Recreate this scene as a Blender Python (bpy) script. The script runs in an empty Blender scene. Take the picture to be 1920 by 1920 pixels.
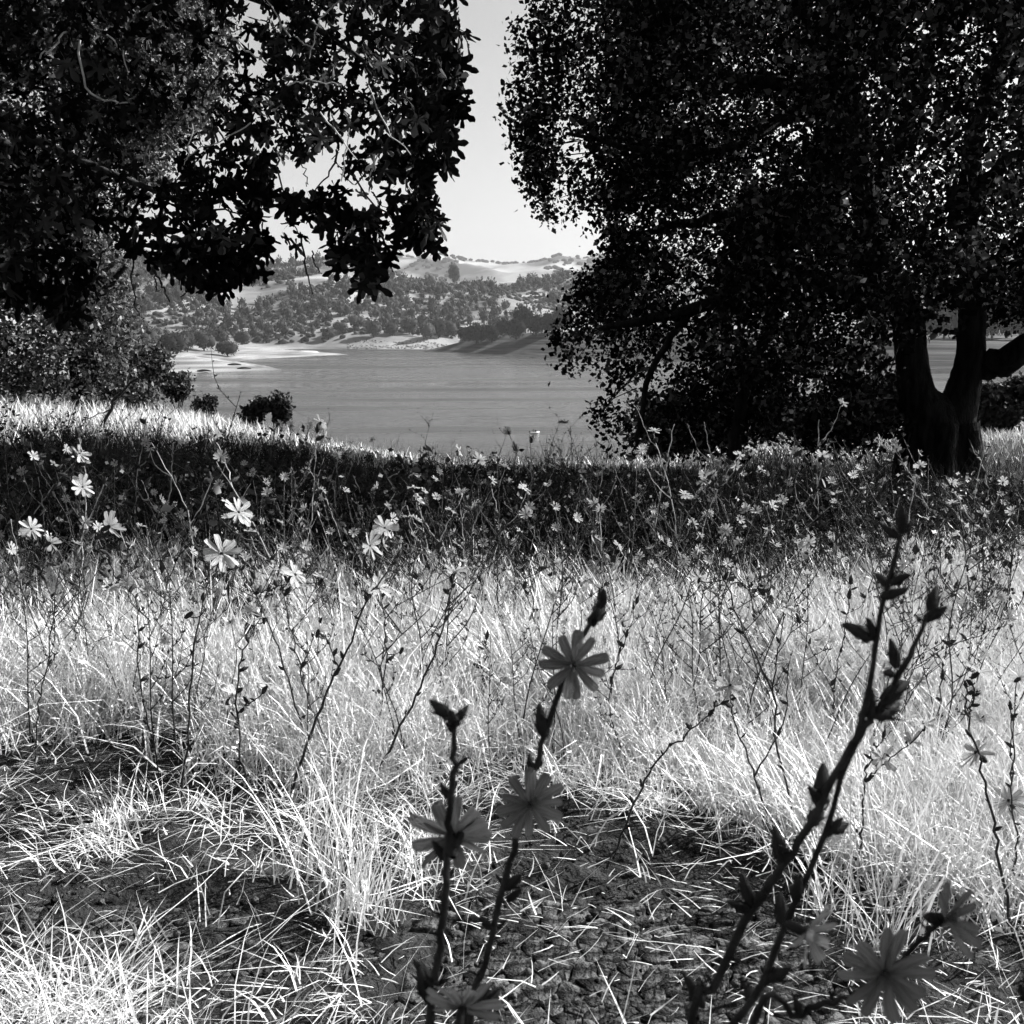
import bpy, math, random
import numpy as np
from mathutils import Matrix, Vector

# ---------------------------------------------------------------- camera
SC = bpy.context.scene
COL = SC.collection
EYE = 1.05
PITCH = math.radians(9.92)
FPX = 2059.0                       # focal length in pixels of the 1920 px photograph
cam_data = bpy.data.cameras.new('camera')
cam_data.sensor_width = 36.0
cam_data.lens = 36.0 * FPX / 1920.0
cam_data.clip_start = 0.02
cam_data.clip_end = 40000
cam_data.dof.use_dof = True
cam_data.dof.focus_distance = 9.0
cam_data.dof.aperture_fstop = 26.0
cam = bpy.data.objects.new('camera', cam_data)
cam.location = (0, 0, EYE)
cam.rotation_euler = (math.pi / 2 - PITCH, 0, 0)
COL.objects.link(cam)
SC.camera = cam

# ---------------------------------------------------------------- sky and sun
SUN_AZ = math.radians(67)          # to the right of the view direction (+Y)
SUN_EL = math.radians(34)
SKY_STRENGTH = 0.068
SUN_STRENGTH = 5.0
world = bpy.data.worlds.new('World')
SC.world = world
world.use_nodes = True
wn = world.node_tree
bg = wn.nodes['Background']
sky = wn.nodes.new('ShaderNodeTexSky')
sky.sky_type = 'NISHITA'
sky.sun_disc = False
sky.sun_elevation = SUN_EL
sky.sun_rotation = SUN_AZ
sky.dust_density = 2.0
bw = wn.nodes.new('ShaderNodeRGBToBW')      # the photograph is black and white
wn.links.new(sky.outputs[0], bw.inputs[0])
wn.links.new(bw.outputs[0], bg.inputs[0])
bg.inputs[1].default_value = SKY_STRENGTH
sun_data = bpy.data.lights.new('sun', 'SUN')
sun_data.energy = SUN_STRENGTH
sun_data.angle = math.radians(0.5)
sun_data.color = (1.0, 1.0, 1.0)
sun = bpy.data.objects.new('sun', sun_data)
SDIR = Vector((math.cos(SUN_EL) * math.sin(SUN_AZ), math.cos(SUN_EL) * math.cos(SUN_AZ), math.sin(SUN_EL)))
sun.rotation_euler = SDIR.to_track_quat('Z', 'Y').to_euler()
COL.objects.link(sun)
SC.view_settings.view_transform = 'Standard'
SC.view_settings.look = 'None'
SC.view_settings.gamma = 1.0
SC.view_settings.exposure = 1.35
SC.render.engine = 'CYCLES'
SC.cycles.max_bounces = 4
SC.cycles.diffuse_bounces = 1
SC.cycles.glossy_bounces = 1
SC.cycles.transmission_bounces = 2
SC.cycles.volume_bounces = 0
SC.cycles.use_denoising = True
SC.cycles.use_adaptive_sampling = True
SC.cycles.adaptive_threshold = 0.03
SC.cycles.adaptive_min_samples = 10
SC.cycles.sample_clamp_indirect = 4.0

rng = np.random.default_rng(11)
random.seed(11)
PI = math.pi

# ---------------------------------------------------------------- helpers
CP, SP = math.cos(PITCH), math.sin(PITCH)

def ray(px, py):
    """direction with y = 1 through a photograph pixel"""
    px = np.asarray(px, float); py = np.asarray(py, float)
    u = (px - 960) / FPX
    v = (960 - py) / FPX
    y = CP + v * SP
    z = -SP + v * CP
    return u / y, z / y

def at(px, py, Y):
    a, b = ray(px, py)
    return np.stack(np.broadcast_arrays(a * Y, np.asarray(Y, float) + 0 * a, EYE + b * Y), -1)

def to_px(P):
    P = np.asarray(P, float)
    x, y, z = P[..., 0], P[..., 1], P[..., 2] - EYE
    d = y * CP - z * SP
    v = y * SP + z * CP
    return 960 + FPX * x / d, 960 - FPX * v / d

def _hash(i, j, s):
    h = (i * 374761393 + j * 668265263 + s * 1274126177) & 0xFFFFFFFF
    h = ((h ^ (h >> 13)) * 1274126177) & 0xFFFFFFFF
    return ((h ^ (h >> 16)) & 0xFFFF) / 65535.0

def vnoise(x, y, s=0):
    x = np.asarray(x, float); y = np.asarray(y, float)
    i = np.floor(x).astype(np.int64); j = np.floor(y).astype(np.int64)
    fx, fy = x - i, y - j
    fx = fx * fx * (3 - 2 * fx); fy = fy * fy * (3 - 2 * fy)
    a = _hash(i, j, s); b = _hash(i + 1, j, s); c = _hash(i, j + 1, s); d = _hash(i + 1, j + 1, s)
    return (a * (1 - fx) + b * fx) * (1 - fy) + (c * (1 - fx) + d * fx) * fy

def fbm(x, y, o=4, s=0):
    t = 0; a = 0.5; n = 0
    for k in range(o):
        t = t + a * vnoise(np.asarray(x) * 2 ** k, np.asarray(y) * 2 ** k, s + k); n += a; a *= 0.5
    return t / n

def sstep(a, b, x):
    t = np.clip((np.asarray(x, float) - a) / (b - a), 0, 1)
    return t * t * (3 - 2 * t)

def in_poly(P, px, py):
    P = np.asarray(P, float); inside = np.zeros(np.shape(px), bool)
    n = len(P); j = n - 1
    for i in range(n):
        xi, yi = P[i]; xj, yj = P[j]
        c = ((yi > py) != (yj > py)) & (px < (xj - xi) * (py - yi) / (yj - yi + 1e-12) + xi)
        inside ^= c; j = i
    return inside

def poly_dist(P, px, py):
    P = np.asarray(P, float); best = np.full(np.shape(px), 1e9); n = len(P)
    for i in range(n):
        a, b = P[i], P[(i + 1) % n]; d = b - a
        t = np.clip(((px - a[0]) * d[0] + (py - a[1]) * d[1]) / (d @ d + 1e-12), 0, 1)
        best = np.minimum(best, np.hypot(px - a[0] - t * d[0], py - a[1] - t * d[1]))
    return best

def mesh_np(name, V, faces, v=None, smooth=False):
    """faces: list of integer arrays (m, k)"""
    me = bpy.data.meshes.new(name)
    V = np.ascontiguousarray(V, np.float32)
    me.vertices.add(len(V)); me.vertices.foreach_set('co', V.ravel())
    if not isinstance(faces, (list, tuple)): faces = [faces]
    faces = [np.asarray(f, np.int32) for f in faces if len(f)]
    loops = np.concatenate([f.ravel() for f in faces])
    sizes = np.concatenate([np.full(len(f), f.shape[1], np.int32) for f in faces])
    starts = np.concatenate([[0], np.cumsum(sizes)[:-1]]).astype(np.int32)
    me.loops.add(len(loops)); me.loops.foreach_set('vertex_index', loops)
    me.polygons.add(len(sizes)); me.polygons.foreach_set('loop_start', starts)
    me.polygons.foreach_set('loop_total', sizes)
    if smooth: me.polygons.foreach_set('use_smooth', np.ones(len(sizes), bool))
    if v is not None:
        at_ = me.attributes.new('v', 'FLOAT', 'POINT')
        at_.data.foreach_set('value', np.ascontiguousarray(v, np.float32))
    me.update(calc_edges=True)
    return me

def obj(name, me, mat=None, parent=None, **tags):
    o = bpy.data.objects.new(name, me)
    COL.objects.link(o)
    if mat is not None and me is not None and not me.materials: me.materials.append(mat)
    if parent is not None: o.parent = parent
    for k, x in tags.items():
        if x is not None: o[k] = x
    return o

def thing(name, label, cat, loc=(0, 0, 0), group=None):
    o = bpy.data.objects.new(name, None)
    o.empty_display_size = 0.1
    o.location = tuple(float(c) for c in loc)
    COL.objects.link(o)
    o['label'] = label; o['category'] = cat
    if group: o['group'] = group
    return o

class Geo:
    """collects vertices and faces of one mesh"""
    def __init__(s): s.V = []; s.F = {}; s.n = 0; s.v = []
    def add(s, V, *faces, v=0.5):
        V = np.asarray(V, float)
        for f in faces:
            f = np.asarray(f)
            if len(f): s.F.setdefault(f.shape[1], []).append(f + s.n)
        s.V.append(V); s.v.append(np.broadcast_to(np.asarray(v, float), (len(V),))); s.n += len(V)
    def arrays(s):
        return np.concatenate(s.V), [np.concatenate(f) for f in s.F.values()], np.concatenate(s.v)
    def mesh(s, name, smooth=False, origin=None):
        V, F, v = s.arrays()
        if origin is not None: V = V - np.asarray(origin, float)
        return mesh_np(name, V, F, v, smooth)

def catmull(P, n):
    P = np.asarray(P, float)
    if len(P) < 3:
        t = np.linspace(0, 1, n)[:, None]; return P[0] * (1 - t) + P[-1] * t
    Q = np.concatenate([[2 * P[0] - P[1]], P, [2 * P[-1] - P[-2]]])
    T = np.linspace(0, len(P) - 1 - 1e-9, n); out = []
    for t in T:
        i = int(t); f = t - i; a, b, c, d = Q[i:i + 4]
        out.append(0.5 * (2 * b + (c - a) * f + (2 * a - 5 * b + 4 * c - d) * f * f + (3 * b - a - 3 * c + d) * f ** 3))
    return np.array(out)

def tube(P, R, seg=6, rough=0.0):
    P = np.asarray(P, float); n = len(P)
    R = np.interp(np.linspace(0, 1, n), np.linspace(0, 1, len(R)), R)
    T = np.gradient(P, axis=0); T /= np.linalg.norm(T, axis=1)[:, None] + 1e-12
    ref = np.array([0, 1.0, 0]) if abs(T[:, 1]).mean() < 0.8 else np.array([1.0, 0, 0])
    A = np.cross(T, ref); A /= np.linalg.norm(A, axis=1)[:, None] + 1e-12
    B = np.cross(T, A)
    th = np.arange(seg) * 2 * PI / seg
    rr = R[:, None] * (1 + (rough * (rng.random((n, seg)) - .5) if rough else 0))
    V = P[:, None] + rr[..., None] * (np.cos(th)[None, :, None] * A[:, None] + np.sin(th)[None, :, None] * B[:, None])
    i = np.arange(n - 1)[:, None] * seg; j = np.arange(seg)[None]; k = (j + 1) % seg
    F = np.stack([i + j, i + k, i + seg + k, i + seg + j], -1).reshape(-1, 4)
    return V.reshape(-1, 3), F

def frames(D, roll=None):
    """rotation matrices with local +Y along D; columns X, Y, Z"""
    D = np.asarray(D, float); D = D / (np.linalg.norm(D, axis=1)[:, None] + 1e-12)
    ref = rng.normal(size=D.shape) if roll is None else roll
    X = np.cross(D, ref); X /= np.linalg.norm(X, axis=1)[:, None] + 1e-9
    Z = np.cross(X, D)
    return np.stack([X, D, Z], -1)

def scatter(T, F, P, R, S):
    """template T (n,3), faces F list, instances -> V, faces, and index of the instance per vertex"""
    n, k = len(T), len(P)
    S = np.asarray(S, float)
    if S.ndim == 1: S = S[:, None].repeat(3, 1)
    V = np.einsum('kij,knj->kni', R, T[None] * S[:, None]) + P[:, None]
    off = (np.arange(k) * n)[:, None, None]
    return V.reshape(-1, 3), [(np.asarray(f)[None] + off).reshape(-1, np.asarray(f).shape[1]) for f in F], np.repeat(np.arange(k), n)

# ---------------------------------------------------------------- materials
def new_mat(name):
    m = bpy.data.materials.new(name); m.use_nodes = True
    nt = m.node_tree; nt.nodes.clear()
    out = nt.nodes.new('ShaderNodeOutputMaterial')
    return m, nt, out

def g3(x): return (x, x, x, 1)

def leaf_mat(name, lo, hi, trans=0.3, gloss=0.0, rough=0.45, vary=0.0, gam=1.0):
    """thin leaf: diffuse + light through it + a waxy sheen; shade differs from leaf to leaf"""
    m, nt, out = new_mat(name); N = nt.nodes; L = nt.links
    a = N.new('ShaderNodeAttribute'); a.attribute_name = 'v'
    r = N.new('ShaderNodeMapRange'); r.inputs[3].default_value = lo; r.inputs[4].default_value = hi
    pw = N.new('ShaderNodeMath'); pw.operation = 'POWER'; pw.inputs[1].default_value = gam
    L.new(a.outputs['Fac'], pw.inputs[0]); L.new(pw.outputs[0], r.inputs[0])
    if vary:
        oi = N.new('ShaderNodeObjectInfo'); ma = N.new('ShaderNodeMath'); ma.operation = 'MULTIPLY_ADD'; ma.inputs[1].default_value = vary; ma.inputs[2].default_value = 1 - vary / 2
        mu = N.new('ShaderNodeMath'); mu.operation = 'MULTIPLY'
        L.new(oi.outputs['Random'], ma.inputs[0]); L.new(ma.outputs[0], mu.inputs[0]); L.new(r.outputs[0], mu.inputs[1]); r = mu
    d = N.new('ShaderNodeBsdfDiffuse'); t = N.new('ShaderNodeBsdfTranslucent')
    L.new(r.outputs[0], d.inputs[0]); L.new(r.outputs[0], t.inputs[0])
    mx = N.new('ShaderNodeMixShader'); mx.inputs[0].default_value = trans
    L.new(d.outputs[0], mx.inputs[1]); L.new(t.outputs[0], mx.inputs[2])
    last = mx
    if gloss:
        gl = N.new('ShaderNodeBsdfGlossy'); gl.inputs['Roughness'].default_value = rough; gl.inputs[0].default_value = g3(0.8)
        m2 = N.new('ShaderNodeMixShader'); m2.inputs[0].default_value = gloss
        L.new(mx.outputs[0], m2.inputs[1]); L.new(gl.outputs[0], m2.inputs[2]); last = m2
    L.new(last.outputs[0], out.inputs[0])
    return m

def noise_mat(name, lo, hi, scale=5.0, bump=0.0, bscale=None, detail=6, rough=0.9, spec=0.1, dist=0.02, coord='Object', stretch=None, contrast=(0.35, 0.65)):
    m, nt, out = new_mat(name); N = nt.nodes; L = nt.links
    tc = N.new('ShaderNodeTexCoord'); src = tc.outputs[coord]
    if stretch:
        mp = N.new('ShaderNodeMapping'); mp.inputs['Scale'].default_value = stretch
        L.new(src, mp.inputs[0]); src = mp.outputs[0]
    no = N.new('ShaderNodeTexNoise'); no.inputs['Scale'].default_value = scale; no.inputs['Detail'].default_value = detail
    L.new(src, no.inputs['Vector'])
    r = N.new('ShaderNodeMapRange'); r.inputs[1].default_value = contrast[0]; r.inputs[2].default_value = contrast[1]
    r.inputs[3].default_value = lo; r.inputs[4].default_value = hi
    L.new(no.outputs[0], r.inputs[0])
    p = N.new('ShaderNodeBsdfPrincipled'); p.inputs['Roughness'].default_value = rough
    p.inputs['Specular IOR Level'].default_value = spec
    L.new(r.outputs[0], p.inputs['Base Color'])
    if bump:
        b = N.new('ShaderNodeBump'); b.inputs['Strength'].default_value = bump; b.inputs['Distance'].default_value = dist
        n2 = N.new('ShaderNodeTexNoise'); n2.inputs['Scale'].default_value = bscale or scale * 4; n2.inputs['Detail'].default_value = 8
        L.new(src, n2.inputs['Vector']); L.new(n2.outputs[0], b.inputs['Height']); L.new(b.outputs[0], p.inputs['Normal'])
    L.new(p.outputs[0], out.inputs[0])
    return m

def petal_mat(name, lo, hi):
    m = leaf_mat(name, lo, hi, .35); nt = m.node_tree; N = nt.nodes; L = nt.links
    tc = N.new('ShaderNodeTexCoord'); mp = N.new('ShaderNodeMapping'); mp.inputs['Scale'].default_value = (26, 1.2, 1)
    no = N.new('ShaderNodeTexNoise'); no.inputs['Scale'].default_value = 1; no.inputs['Detail'].default_value = 3
    L.new(tc.outputs['Object'], mp.inputs[0]); L.new(mp.outputs[0], no.inputs['Vector'])
    mr = N.new('ShaderNodeMapRange'); mr.inputs[1].default_value = .3; mr.inputs[2].default_value = .7; mr.inputs[3].default_value = .5; mr.inputs[4].default_value = 1.35
    L.new(no.outputs[0], mr.inputs[0]); mu = N.new('ShaderNodeMath'); mu.operation = 'MULTIPLY'
    src = [n for n in N if n.type == 'MAP_RANGE' and n != mr][0]; L.new(src.outputs[0], mu.inputs[0]); L.new(mr.outputs[0], mu.inputs[1])
    b = N.new('ShaderNodeBump'); b.inputs['Strength'].default_value = .6; b.inputs['Distance'].default_value = .02; L.new(no.outputs[0], b.inputs['Height'])
    for n in N:
        if n.type in ('BSDF_DIFFUSE', 'BSDF_TRANSLUCENT'): L.new(mu.outputs[0], n.inputs[0]); L.new(b.outputs[0], n.inputs['Normal'])
    return m

M = {}
M['oak_leaf'] = leaf_mat('oak_leaf', 0.002, 0.13, 0.5, 0.004, gam=4.5)  # high gam: sunlit specks put into the colour of rare leaves
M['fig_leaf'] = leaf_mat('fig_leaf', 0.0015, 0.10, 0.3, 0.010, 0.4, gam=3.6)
M['pale_leaf'] = leaf_mat('pale_leaf', 0.008, 0.20, 0.35, 0.02, gam=1.8)
M['shrub_leaf'] = leaf_mat('shrub_leaf', 0.006, 0.05, 0.3, 0.02)
M['far_leaf'] = leaf_mat('far_leaf', 0.008, 0.11, 0.2, vary=1.1)
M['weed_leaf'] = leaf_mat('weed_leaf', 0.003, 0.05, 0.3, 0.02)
M['shade_grass'] = leaf_mat('shade_grass', .01, .06, .2)  # dark grass: shade of the band put into the colour
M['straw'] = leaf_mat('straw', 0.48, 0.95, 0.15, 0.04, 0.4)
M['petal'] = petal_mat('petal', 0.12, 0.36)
M['petal_sunlit'] = petal_mat('petal_sunlit', 0.28, 0.66)  # lit copy of the petal: sunlight put into its colour
M['petal_far'] = leaf_mat('petal_far', 0.55, 0.8, 0.4)
M['stem'] = noise_mat('stem', 0.02, 0.05, 60, 0.3, 300, spec=0.15, rough=0.6)
M['involucre'] = noise_mat('involucre', 0.02, 0.05, 80, rough=0.7)
M['anther'] = noise_mat('anther', 0.10, 0.22, 120, rough=0.7)
M['bark'] = noise_mat('bark', 0.004, 0.02, 6, 0.9, 22, stretch=(3, 3, .6), dist=0.03)
M['twig'] = noise_mat('twig', 0.18, 0.45, 20, 0.2, rough=0.6, spec=0.3)  # sunlit brightness put into the colour of fig twigs and stems
M['dark_twig'] = noise_mat('dark_twig', 0.02, 0.05, 20, 0.2)
M['mud'] = noise_mat('mud', 0.008, 0.12, 26, 1.0, 130, dist=0.012, contrast=(.40, .64))

# ---------------------------------------------------------------- ground near the camera
def ground_z(x, y):
    x = np.asarray(x, float); y = np.asarray(y, float)
    z = -0.049 * np.maximum(y, -5)
    z = z + 0.062 * np.maximum(-x - 0.8, 0) * sstep(3, 12, y) * np.exp(-np.maximum(-x - 14, 0) / 20)
    z = z + 0.05 * (fbm(x * .7 + 9, y * .7, 3, 3) - .5)
    z = z - .03 * np.maximum(y - 9.5, 0) * sstep(-3.5, -.5, x) * sstep(3.4, 2.2, x) * sstep(30, 16, y)
    edge = 15.5 + 2.0 * (fbm(x * .12 + 3, y * 0, 2, 5) - .5) + 9.0 * sstep(4.5, 8, x) + 4.0 * sstep(-3, -8, x)
    t = np.maximum(y - edge, 0)
    z = z - 0.42 * t * t / (t + 5)
    return np.maximum(z, -45 + 0 * x)

BARE = [  # bare, cracked earth: centre x, y, radii (metres)
    (0.06, 1.86, 0.34, 0.36), (0.34, 1.70, 0.30, 0.28), (0.16, 2.22, 0.26, 0.20), (-0.12, 1.55, .22, .16), (0.45, 1.98, .22, .2),
    (-0.82, 2.02, 0.36, 0.16), (-0.98, 2.62, 0.34, 0.13), (-0.42, 2.28, .2, .1), (0.62, 2.15, .2, .1), (0.02, 2.45, .3, .1), (-.55, 1.85, .3, .09)]

def bareness(x, y):
    b = np.zeros(np.shape(x))
    wob = 0.35 * (fbm(np.asarray(x) * 6, np.asarray(y) * 6, 3, 21) - .5) * 2
    for cx, cy, rx, ry in BARE:
        q = np.sqrt(((x - cx) / rx) ** 2 + ((y - cy) / ry) ** 2)
        b = np.maximum(b, 1 - sstep(.75, 1.15, q + wob))
    return b

def build_ground():
    xs = np.concatenate([-np.geomspace(9000, 40, 14), np.arange(-36, -6, 1.5), np.arange(-6, -1.6, .22), np.arange(-1.6, 1.6, .026),
                         np.arange(1.6, 6, .22), np.arange(6, 37, 1.5), np.geomspace(40, 9000, 14)])
    ys = np.concatenate([np.array([-60, -30, -15, -8, -4, -2, -.5, .5]), np.arange(1.0, 3.3, .026), np.arange(3.3, 7, .12), np.arange(7, 34, .5),
                         np.arange(34, 130, 6), np.geomspace(135, 9500, 22)])
    X, Y = np.meshgrid(xs, ys)
    Z = ground_z(X, Y)
    near = sstep(5, 3, Y) * sstep(3, 2, abs(X))
    rough = (fbm(X * 9, Y * 9, 4, 31) - .5) * .05 + (vnoise(X * 34, Y * 34, 77) - .5) * .014
    rid = 1 - abs(fbm(X * 5 + 2, Y * 13, 3, 41) - .5) * 4
    Z = Z + near * (rough - .02 * np.clip(rid, 0, 1) * (0.4 + bareness(X, Y))) - .012 * near * bareness(X, Y)
    nx, ny = len(xs), len(ys)
    i = np.arange(ny - 1)[:, None] * nx + np.arange(nx - 1)[None]
    F = np.stack([i, i + 1, i + nx + 1, i + nx], -1).reshape(-1, 4)
    me = mesh_np('ground', np.stack([X, Y, Z], -1).reshape(-1, 3), F, smooth=True)
    m = noise_mat('soil', 0.008, 0.045, 14, 1.0, 70, dist=0.02)
    return obj('ground', me, m, kind='structure')

GROUND = build_ground()

# ---------------------------------------------------------------- lake, far shores, hills
LAKE_Z = -29.0
def build_lake():
    xs = np.concatenate([-np.geomspace(6000, 50, 20), np.geomspace(50, 6000, 20)])
    ys = np.geomspace(66, 2400, 40)
    X, Y = np.meshgrid(xs, ys); nx, ny = len(xs), len(ys)
    i = np.arange(ny - 1)[:, None] * nx + np.arange(nx - 1)[None]
    F = np.stack([i, i + 1, i + nx + 1, i + nx], -1).reshape(-1, 4)
    me = mesh_np('lake', np.stack([X, Y, 0 * X + LAKE_Z], -1).reshape(-1, 3), F)
    m, nt, out = new_mat('lake_water'); N = nt.nodes; L = nt.links
    p = N.new('ShaderNodeBsdfPrincipled'); p.inputs['Base Color'].default_value = g3(0.03)
    p.inputs['Roughness'].default_value = 0.12; p.inputs['IOR'].default_value = 1.33
    tc = N.new('ShaderNodeTexCoord')
    hsum = None
    for sc, st, dt in (((.05, .22, 1), .8, 4), ((.30, 1.0, 1), .7, 4), ((.0035, .022, 1), .0, 4)):
        mp = N.new('ShaderNodeMapping'); mp.inputs['Scale'].default_value = sc
        L.new(tc.outputs['Object'], mp.inputs[0])
        no = N.new('ShaderNodeTexNoise'); no.inputs['Scale'].default_value = 1; no.inputs['Detail'].default_value = dt
        L.new(mp.outputs[0], no.inputs['Vector'])
        if st:
            b = N.new('ShaderNodeBump'); b.inputs['Strength'].default_value = st; b.inputs['Distance'].default_value = .6 if sc[0] < .2 else .22
            L.new(no.outputs[0], b.inputs['Height'])
            if hsum: L.new(hsum.outputs[0], b.inputs['Normal'])
            hsum = b
        else:                         # cat's paws: long streaks of rougher and calmer water
            r = N.new('ShaderNodeMapRange'); r.inputs[1].default_value = .35; r.inputs[2].default_value = .65
            r.inputs[3].default_value = .05; r.inputs[4].default_value = .42
            L.new(no.outputs[0], r.inputs[0]); L.new(r.outputs[0], p.inputs['Roughness'])
    L.new(hsum.outputs[0], p.inputs['Normal'])
    L.new(p.outputs[0], out.inputs[0])
    return obj('lake', me, m, kind='structure')
build_lake()

def lake_pt(px, py):
    a, b = ray(px, py)
    Y = (LAKE_Z - EYE) / b
    return np.array([a * Y, Y])

LEFT_SHORE = np.array([lake_pt(*p) for p in [(-500, 706), (150, 702), (260, 700), (440, 697.5), (535, 694.5), (500, 686), (445, 677.5), (500, 672), (585, 668), (655, 664.5), (600, 660), (520, 657.5), (430, 655), (300, 653), (-500, 653)]])
RIGHT_HEAD = np.array([lake_pt(*p) for p in [(792, 658.5), (870, 661.5), (945, 665), (1010, 668), (1090, 671), (1300, 680), (1600, 688), (1760, 691), (2100, 694), (2700, 694), (2700, 652), (1500, 651), (1000, 653.5), (900, 655.5)]])

def shore_mesh(name, poly, hfun, mat, step):
    x0, y0 = poly.min(0) - 15; x1, y1 = poly.max(0) + 15
    x0 = max(x0, -1000); x1 = min(x1, 1500)
    xs = np.arange(x0, x1, step); ys = np.arange(y0, y1, step)
    X, Y = np.meshgrid(xs, ys); Z = hfun(X, Y)
    nx, ny = len(xs), len(ys)
    i = np.arange(ny - 1)[:, None] * nx + np.arange(nx - 1)[None]
    F = np.stack([i, i + 1, i + nx + 1, i + nx], -1).reshape(-1, 4)
    return obj(name, mesh_np(name, np.stack([X, Y, Z], -1).reshape(-1, 3), F, smooth=True), mat, kind='structure')

def left_h(X, Y):
    d = poly_dist(LEFT_SHORE, X, Y) * np.where(in_poly(LEFT_SHORE, X, Y), 1, -1)
    px = 960 + FPX * X / Y
    rise = .20 * np.clip(d, 0, 1e9) ** .88
    return LAKE_Z + np.where(d > 0, np.minimum(rise, 17 + 0 * d) * (.55 + .45 * sstep(620, 330, px)) + .9 * sstep(0, 30, d) * (fbm(X * .02, Y * .02, 4, 51) - .5) * 2, d * .3 - .05)

def right_h(X, Y):
    d = poly_dist(RIGHT_HEAD, X, Y) * np.where(in_poly(RIGHT_HEAD, X, Y), 1, -1)
    px = 960 + FPX * X / Y
    top = np.interp(px, [790, 880, 960, 1040, 1200, 1700, 2200], [3, 11, 15, 17, 19, 15, 16])
    rise = np.minimum(.34 * np.clip(d, 0, 1e9), top + 0.02 * d)
    return LAKE_Z + np.where(d > 0, rise + 1.5 * sstep(0, 30, d) * (fbm(X * .02, Y * .02, 4, 53) - .5) * 2, d * .3 - .05)

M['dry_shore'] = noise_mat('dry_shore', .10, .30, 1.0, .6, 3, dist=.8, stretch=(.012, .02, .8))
M['bank'] = noise_mat('bank', .012, .085, 1.0, .6, 3, dist=.8, stretch=(.012, .02, .8))  # slope in shade: that darkness is put into the soil colour
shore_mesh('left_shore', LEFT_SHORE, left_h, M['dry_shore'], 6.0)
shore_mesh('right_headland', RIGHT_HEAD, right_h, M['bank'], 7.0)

RIDGE = ([-600, 0, 200, 300, 380, 430, 480, 520, 570, 620, 680, 730, 770, 850, 950, 1040, 1150, 1400, 1700, 1900, 2500],
         [500, 515, 508, 503, 507, 512, 518, 512, 505, 500, 510, 523, 534, 532, 528, 530, 525, 520, 525, 520, 500])
def hill_h(X, Y):
    R = np.hypot(X, Y); px = 960 + FPX * X / Y
    _, b = ray(px, np.interp(px, *RIDGE))
    rr = 1980 + 160 * (fbm(px * .004, 0 * px, 3, 61) - .5) * 2
    H = EYE + b * rr * .985
    rs = np.interp(px, [-500, 300, 460, 520, 640, 780, 880, 1050, 1900], [1150, 1180, 1185, 1190, 1165, 1160, 1180, 1300, 1300]) + 25 * (fbm(px * .02, 0 * px, 3, 66) - .5)
    t = (R - rs) / (rr - rs)
    foot = np.clip(R - rs, -100, 60) * .10
    body = (H - LAKE_Z - 6) * np.clip(t - .05, 0, 1) ** .85 / .957
    spur = np.clip(1 - abs(fbm(X * .0042 + 1.3, Y * .0022, 3, 71) - .5) * 5, -1, 1)
    z = LAKE_Z + foot + np.where(t > .05, body, 0) + sstep(.05, .4, t) * sstep(1.05, .8, t) * (22 * spur + 16 * (fbm(X * .011, Y * .009, 4, 73) - .5))
    z = np.where(t > 1, H - (R - rr) * .28, z)
    return np.where(t < -.1, LAKE_Z - 8, z)

def polar_mesh(name, hfun, px0, px1, nth, r0, r1, nr, mat):
    th = np.arctan((np.linspace(px0, px1, nth) - 960) / FPX); r = np.linspace(r0, r1, nr)
    TH, R = np.meshgrid(th, r); X = R * np.sin(TH); Y = R * np.cos(TH); Z = hfun(X, Y)
    i = np.arange(nr - 1)[:, None] * nth + np.arange(nth - 1)[None]
    F = np.stack([i, i + 1, i + nth + 1, i + nth], -1).reshape(-1, 4)
    return obj(name, mesh_np(name, np.stack([X, Y, Z], -1).reshape(-1, 3), F, smooth=True), mat, kind='structure')

M['hill_grass'] = noise_mat('hill_grass', .08, .30, .012, .4, .05, dist=2.0)
polar_mesh('far_hillside', hill_h, -700, 2700, 330, 1080, 2500, 90, M['hill_grass'])

FAR = ([-600, 200, 500, 650, 700, 760, 820, 860, 900, 960, 1000, 1040, 1090, 1150, 1250, 1500, 1900, 2600],
       [500, 490, 500, 492, 484, 481, 484, 487, 489, 494, 490, 485, 481, 477, 474, 485, 480, 500])
def far_h(X, Y):
    R = np.hypot(X, Y); px = 960 + FPX * X / Y
    _, b = ray(px, np.interp(px, *FAR)); rr = 5600 + 500 * (fbm(px * .003, 0 * px, 3, 81) - .5)
    H = EYE + b * rr
    t = (R - 3600) / (rr - 3600)
    spur = np.clip(1 - abs(fbm(X * .0016, Y * .0008, 3, 85) - .5) * 5, -1, 1)
    z = -40 + (H + 40) * np.clip(t, 0, 1) ** .9 + sstep(0, .3, t) * sstep(1, .75, t) * (65 * spur + 30 * (fbm(X * .004, Y * .003, 4, 87) - .5))
    return np.where(t > 1, H - (R - rr) * .3, z)
M['far_grass'] = noise_mat('far_grass', .07, .28, .0035, .3, .02, dist=4.0, contrast=(.42, .58))
polar_mesh('distant_ridge', far_h, -700, 2700, 260, 3550, 6300, 60, M['far_grass'])

# --- trees on the shores and hills
def icosphere(sub):
    import bmesh
    bm = bmesh.new(); bmesh.ops.create_icosphere(bm, subdivisions=sub, radius=1)
    bm.verts.ensure_lookup_table()
    V = np.array([v.co[:] for v in bm.verts]); F = np.array([[v.index for v in f.verts] for f in bm.faces]); bm.free()
    return V, F

LEAF_QUAD = np.array([[0, 0, 0], [.32, .5, .06], [0, 1, -.03], [-.32, .5, .06]])
LEAF_WIDE = LEAF_QUAD * [1.15, 1, 1]
LEAF_QUAD_F = [np.array([[0, 1, 2], [0, 2, 3]])]

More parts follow.
